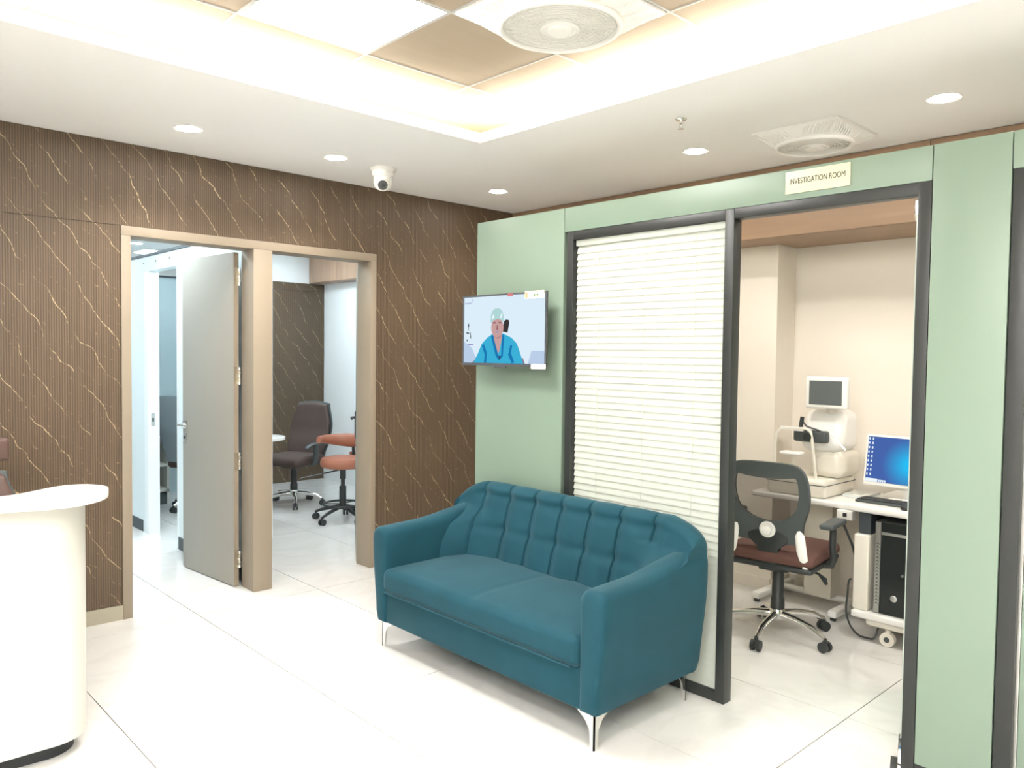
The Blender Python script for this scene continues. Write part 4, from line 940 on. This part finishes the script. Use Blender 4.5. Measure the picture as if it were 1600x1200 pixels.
# computer cart
co = (1.45, -2.95, 0)
ct = thing('computer_cart', 'white computer trolley with shelf and pale casters', 'trolley', co)
B(co).rbox(1.195, 1.84, -3.25, -2.700, 0.660, 0.698, 0.012, k=2).build('tabletop', plasticW, ct)
B(co).rbox(1.205, 1.70, -2.812, -2.735, 0.155, 0.545, 0.008, k=2).build('side_panel', ivory, ct); B(co).rbox(1.205, 1.70, -3.24, -3.16, 0.155, 0.545, 0.008, k=2).build('side_panel', ivory, ct)
B(co).box(1.24, 1.68, -2.805, -2.745, 0.545, 0.6595).build('upright', darkskirt, ct); B(co).box(1.24, 1.68, -3.23, -3.17, 0.545, 0.6595).build('upright', darkskirt, ct)
B(co).rbox(1.185, 1.74, -3.245, -2.735, 0.118, 0.154, 0.010, k=2).build('shelf', plasticW, ct)
B(co).rbox(1.21, 1.70, -3.20, -2.80, 0.080, 0.117, 0.018, k=3).build('undertray', ivory, ct)
for x_, y_ in ((1.215, -2.915), (1.60, -2.80), (1.215, -3.18), (1.60, -3.18)):
    cs = B(co); cs.cyl((x_-0.015, y_, 0.036), (x_+0.015, y_, 0.036), 0.036, n=20); cs.cyl((x_, y_, 0.05), (x_, y_, 0.081), 0.012, n=10); cs.build('caster', ivory, ct)
    B(co).cyl((x_-0.017, y_, 0.036), (x_-0.0152, y_, 0.036), 0.014, n=14).build('caster_cap', greyP, ct)
po = (1.45, -2.93, 0.1545)
pc = thing('computer_tower', 'black computer tower standing in the white trolley', 'computer', po)
B(po).rbox(1.225, 1.68, -3.035, -2.838, 0.1545, 0.628, 0.006, k=2).build('case', blackP, pc)
B(po).box(1.218, 1.2249, -3.033, -2.868, 0.160, 0.622).build('front_panel', mat('gloss_black', srgb(34, 38, 38), 0.2), pc)
B(po).box(1.216, 1.2249, -2.866, -2.839, 0.160, 0.622).build('silver_strip', satin, pc)
B(po).box(1.2165, 1.2179, -3.033, -2.868, 0.560, 0.575).build('drive_bezel', satin, pc)
for k in range(18): B(po).prism([(-2.862, 0.20+k*0.018), (-2.852, 0.208+k*0.018), (-2.843, 0.20+k*0.018), (-2.852, 0.214+k*0.018)], 'x', 1.2150, 1.2159).build('vent_mark', blackP, pc)
B(po).lathe([(0.001, -0.004), (0.014, -0.003), (0.017, 0.0)], (1.2179, -2.935, 0.245), n=20, axis='x').build('badge', satin, pc)
B(po).cyl((1.215, -2.975, 0.37), (1.2179, -2.975, 0.37), 0.008, n=12).build('power_button', chrome, pc)
m2 = (1.47, -2.90, 0.6985)
mn = thing('computer_monitor', 'white-framed computer monitor showing a blue desktop', 'monitor', m2)
Mt = Matrix.Translation((1.455, 0, 0.775)) @ Matrix.Rotation(radians(9), 4, 'Y')
def mb(): b = B(m2); b.M = Mt; return b
mb().rbox(0, 0.03, -3.14, -2.668, -0.008, 0.268, 0.006, k=2).build('housing', plasticW, mn)
# desktop picture: blue with a soft cyan glow
dm = bpy.data.materials.new('blue_desktop_picture'); dm.use_nodes = True; nt = dm.node_tree; nt.nodes.remove(nt.nodes['Principled BSDF'])
g_ = N(nt, 'ShaderNodeNewGeometry'); vm = N(nt, 'ShaderNodeVectorMath', operation='DISTANCE'); nt.links.new(g_.outputs['Position'], vm.inputs[0]); vm.inputs[1].default_value = (1.47, -2.905, 0.89)
fc = mth(nt, 'MAXIMUM', mth(nt, 'SUBTRACT', 1.0, mth(nt, 'DIVIDE', vm.outputs['Value'], 0.15)), 0.0)
cl = rgbmix(nt, mth(nt, 'MINIMUM', mth(nt, 'MULTIPLY', mth(nt, 'POWER', fc, 1.3), 1.3), 1.0), srgb(72, 102, 172), srgb(40, 190, 245))
e_ = N(nt, 'ShaderNodeEmission'); nt.links.new(cl, e_.inputs[0]); e_.inputs[1].default_value = SCR; nt.links.new(e_.outputs[0], nt.nodes['Material Output'].inputs[0])
sc_ = mb().box(-0.0012, -0.0001, -3.128, -2.680, 0.012, 0.256).build('screen', dm, mn)
for k in range(9):
    for c2 in range(2): mb().box(-0.0018, -0.0013, -2.690-c2*0.018, -2.683-c2*0.018, 0.238-k*0.024, 0.250-k*0.024).build('desktop_icon', PM[8], sc_)
mb().box(-0.0018, -0.0013, -2.745, -2.680, 0.012, 0.030).build('task_bar', PM[8], sc_)
for k in range(4): mb().box(-0.0018, -0.0013, -2.757-k*0.010, -2.750-k*0.010, 0.013, 0.026).build('task_icon', PM[8], sc_)
B(m2).box(1.485, 1.51, -2.93, -2.87, 0.70, 0.86).build('stand_neck', plasticW, mn); B(m2).rbox(1.42, 1.60, -3.00, -2.80, 0.6985, 0.708, 0.004, k=2).build('stand_foot', plasticW, mn)
ko = (1.36, -2.83, 0.6985)
kb_ = thing('keyboard', 'dark keyboard on the white computer trolley', 'keyboard', ko)
B(ko).rbox(1.275, 1.395, -3.08, -2.705, 0.6985, 0.712, 0.004, k=2).build('body', greyP, kb_)
key = None
for r_ in range(5):
    for c2 in range(17):
        if key is None: key = B().box(-0.009, 0.009, -0.0088, 0.0088, 0, 0.005).build('key', blackP, kb_); o = key
        else: o = key.copy(); COL.objects.link(o); o.parent = kb_
        o.location = (1.293+r_*0.021-ko[0], -2.722-c2*0.0212-ko[1], 0.7122-ko[2])
ms = thing('computer_mouse', 'black computer mouse in front of the keyboard', 'mouse', (1.235, -2.975, 0.6985))
B().rbox(-0.03, 0.03, -0.02, 0.02, 0, 0.024, 0.014, k=4, crown=0.004).build('shell', blackP, ms); B().cyl((-0.018, -0.003, 0.026), (-0.018, 0.003, 0.026), 0.005, n=10).build('wheel', greyP, ms)
pp = thing('paper_stack', 'small stack of papers on the instrument table beside the device', 'papers', (1.62, -2.60, 0.6725))
for k in range(3): B().box(-0.10, 0.10, -0.06, 0.065, 0.0005+k*0.006, 0.006+k*0.006).build('sheet', paperM if k % 2 == 0 else MATS['pale_blue_laminate'], pp)
cbl = thing('power_cable', 'black power cable looping down to the floor beside the trolley', 'cable', (1.4, -2.72, 0))
B((1.4, -2.72, 0)).tube(catmull([(1.22, -2.725, 0.30), (1.215, -2.705, 0.20), (1.22, -2.70, 0.12), (1.23, -2.72, 0.05), (1.235, -2.76, 0.012), (1.235, -2.80, 0.008), (1.24, -2.835, 0.012), (1.26, -2.845, 0.05), (1.28, -2.83, 0.10)], 6)[:-7], 0.005, n=6).build('cord', blackP, cbl)
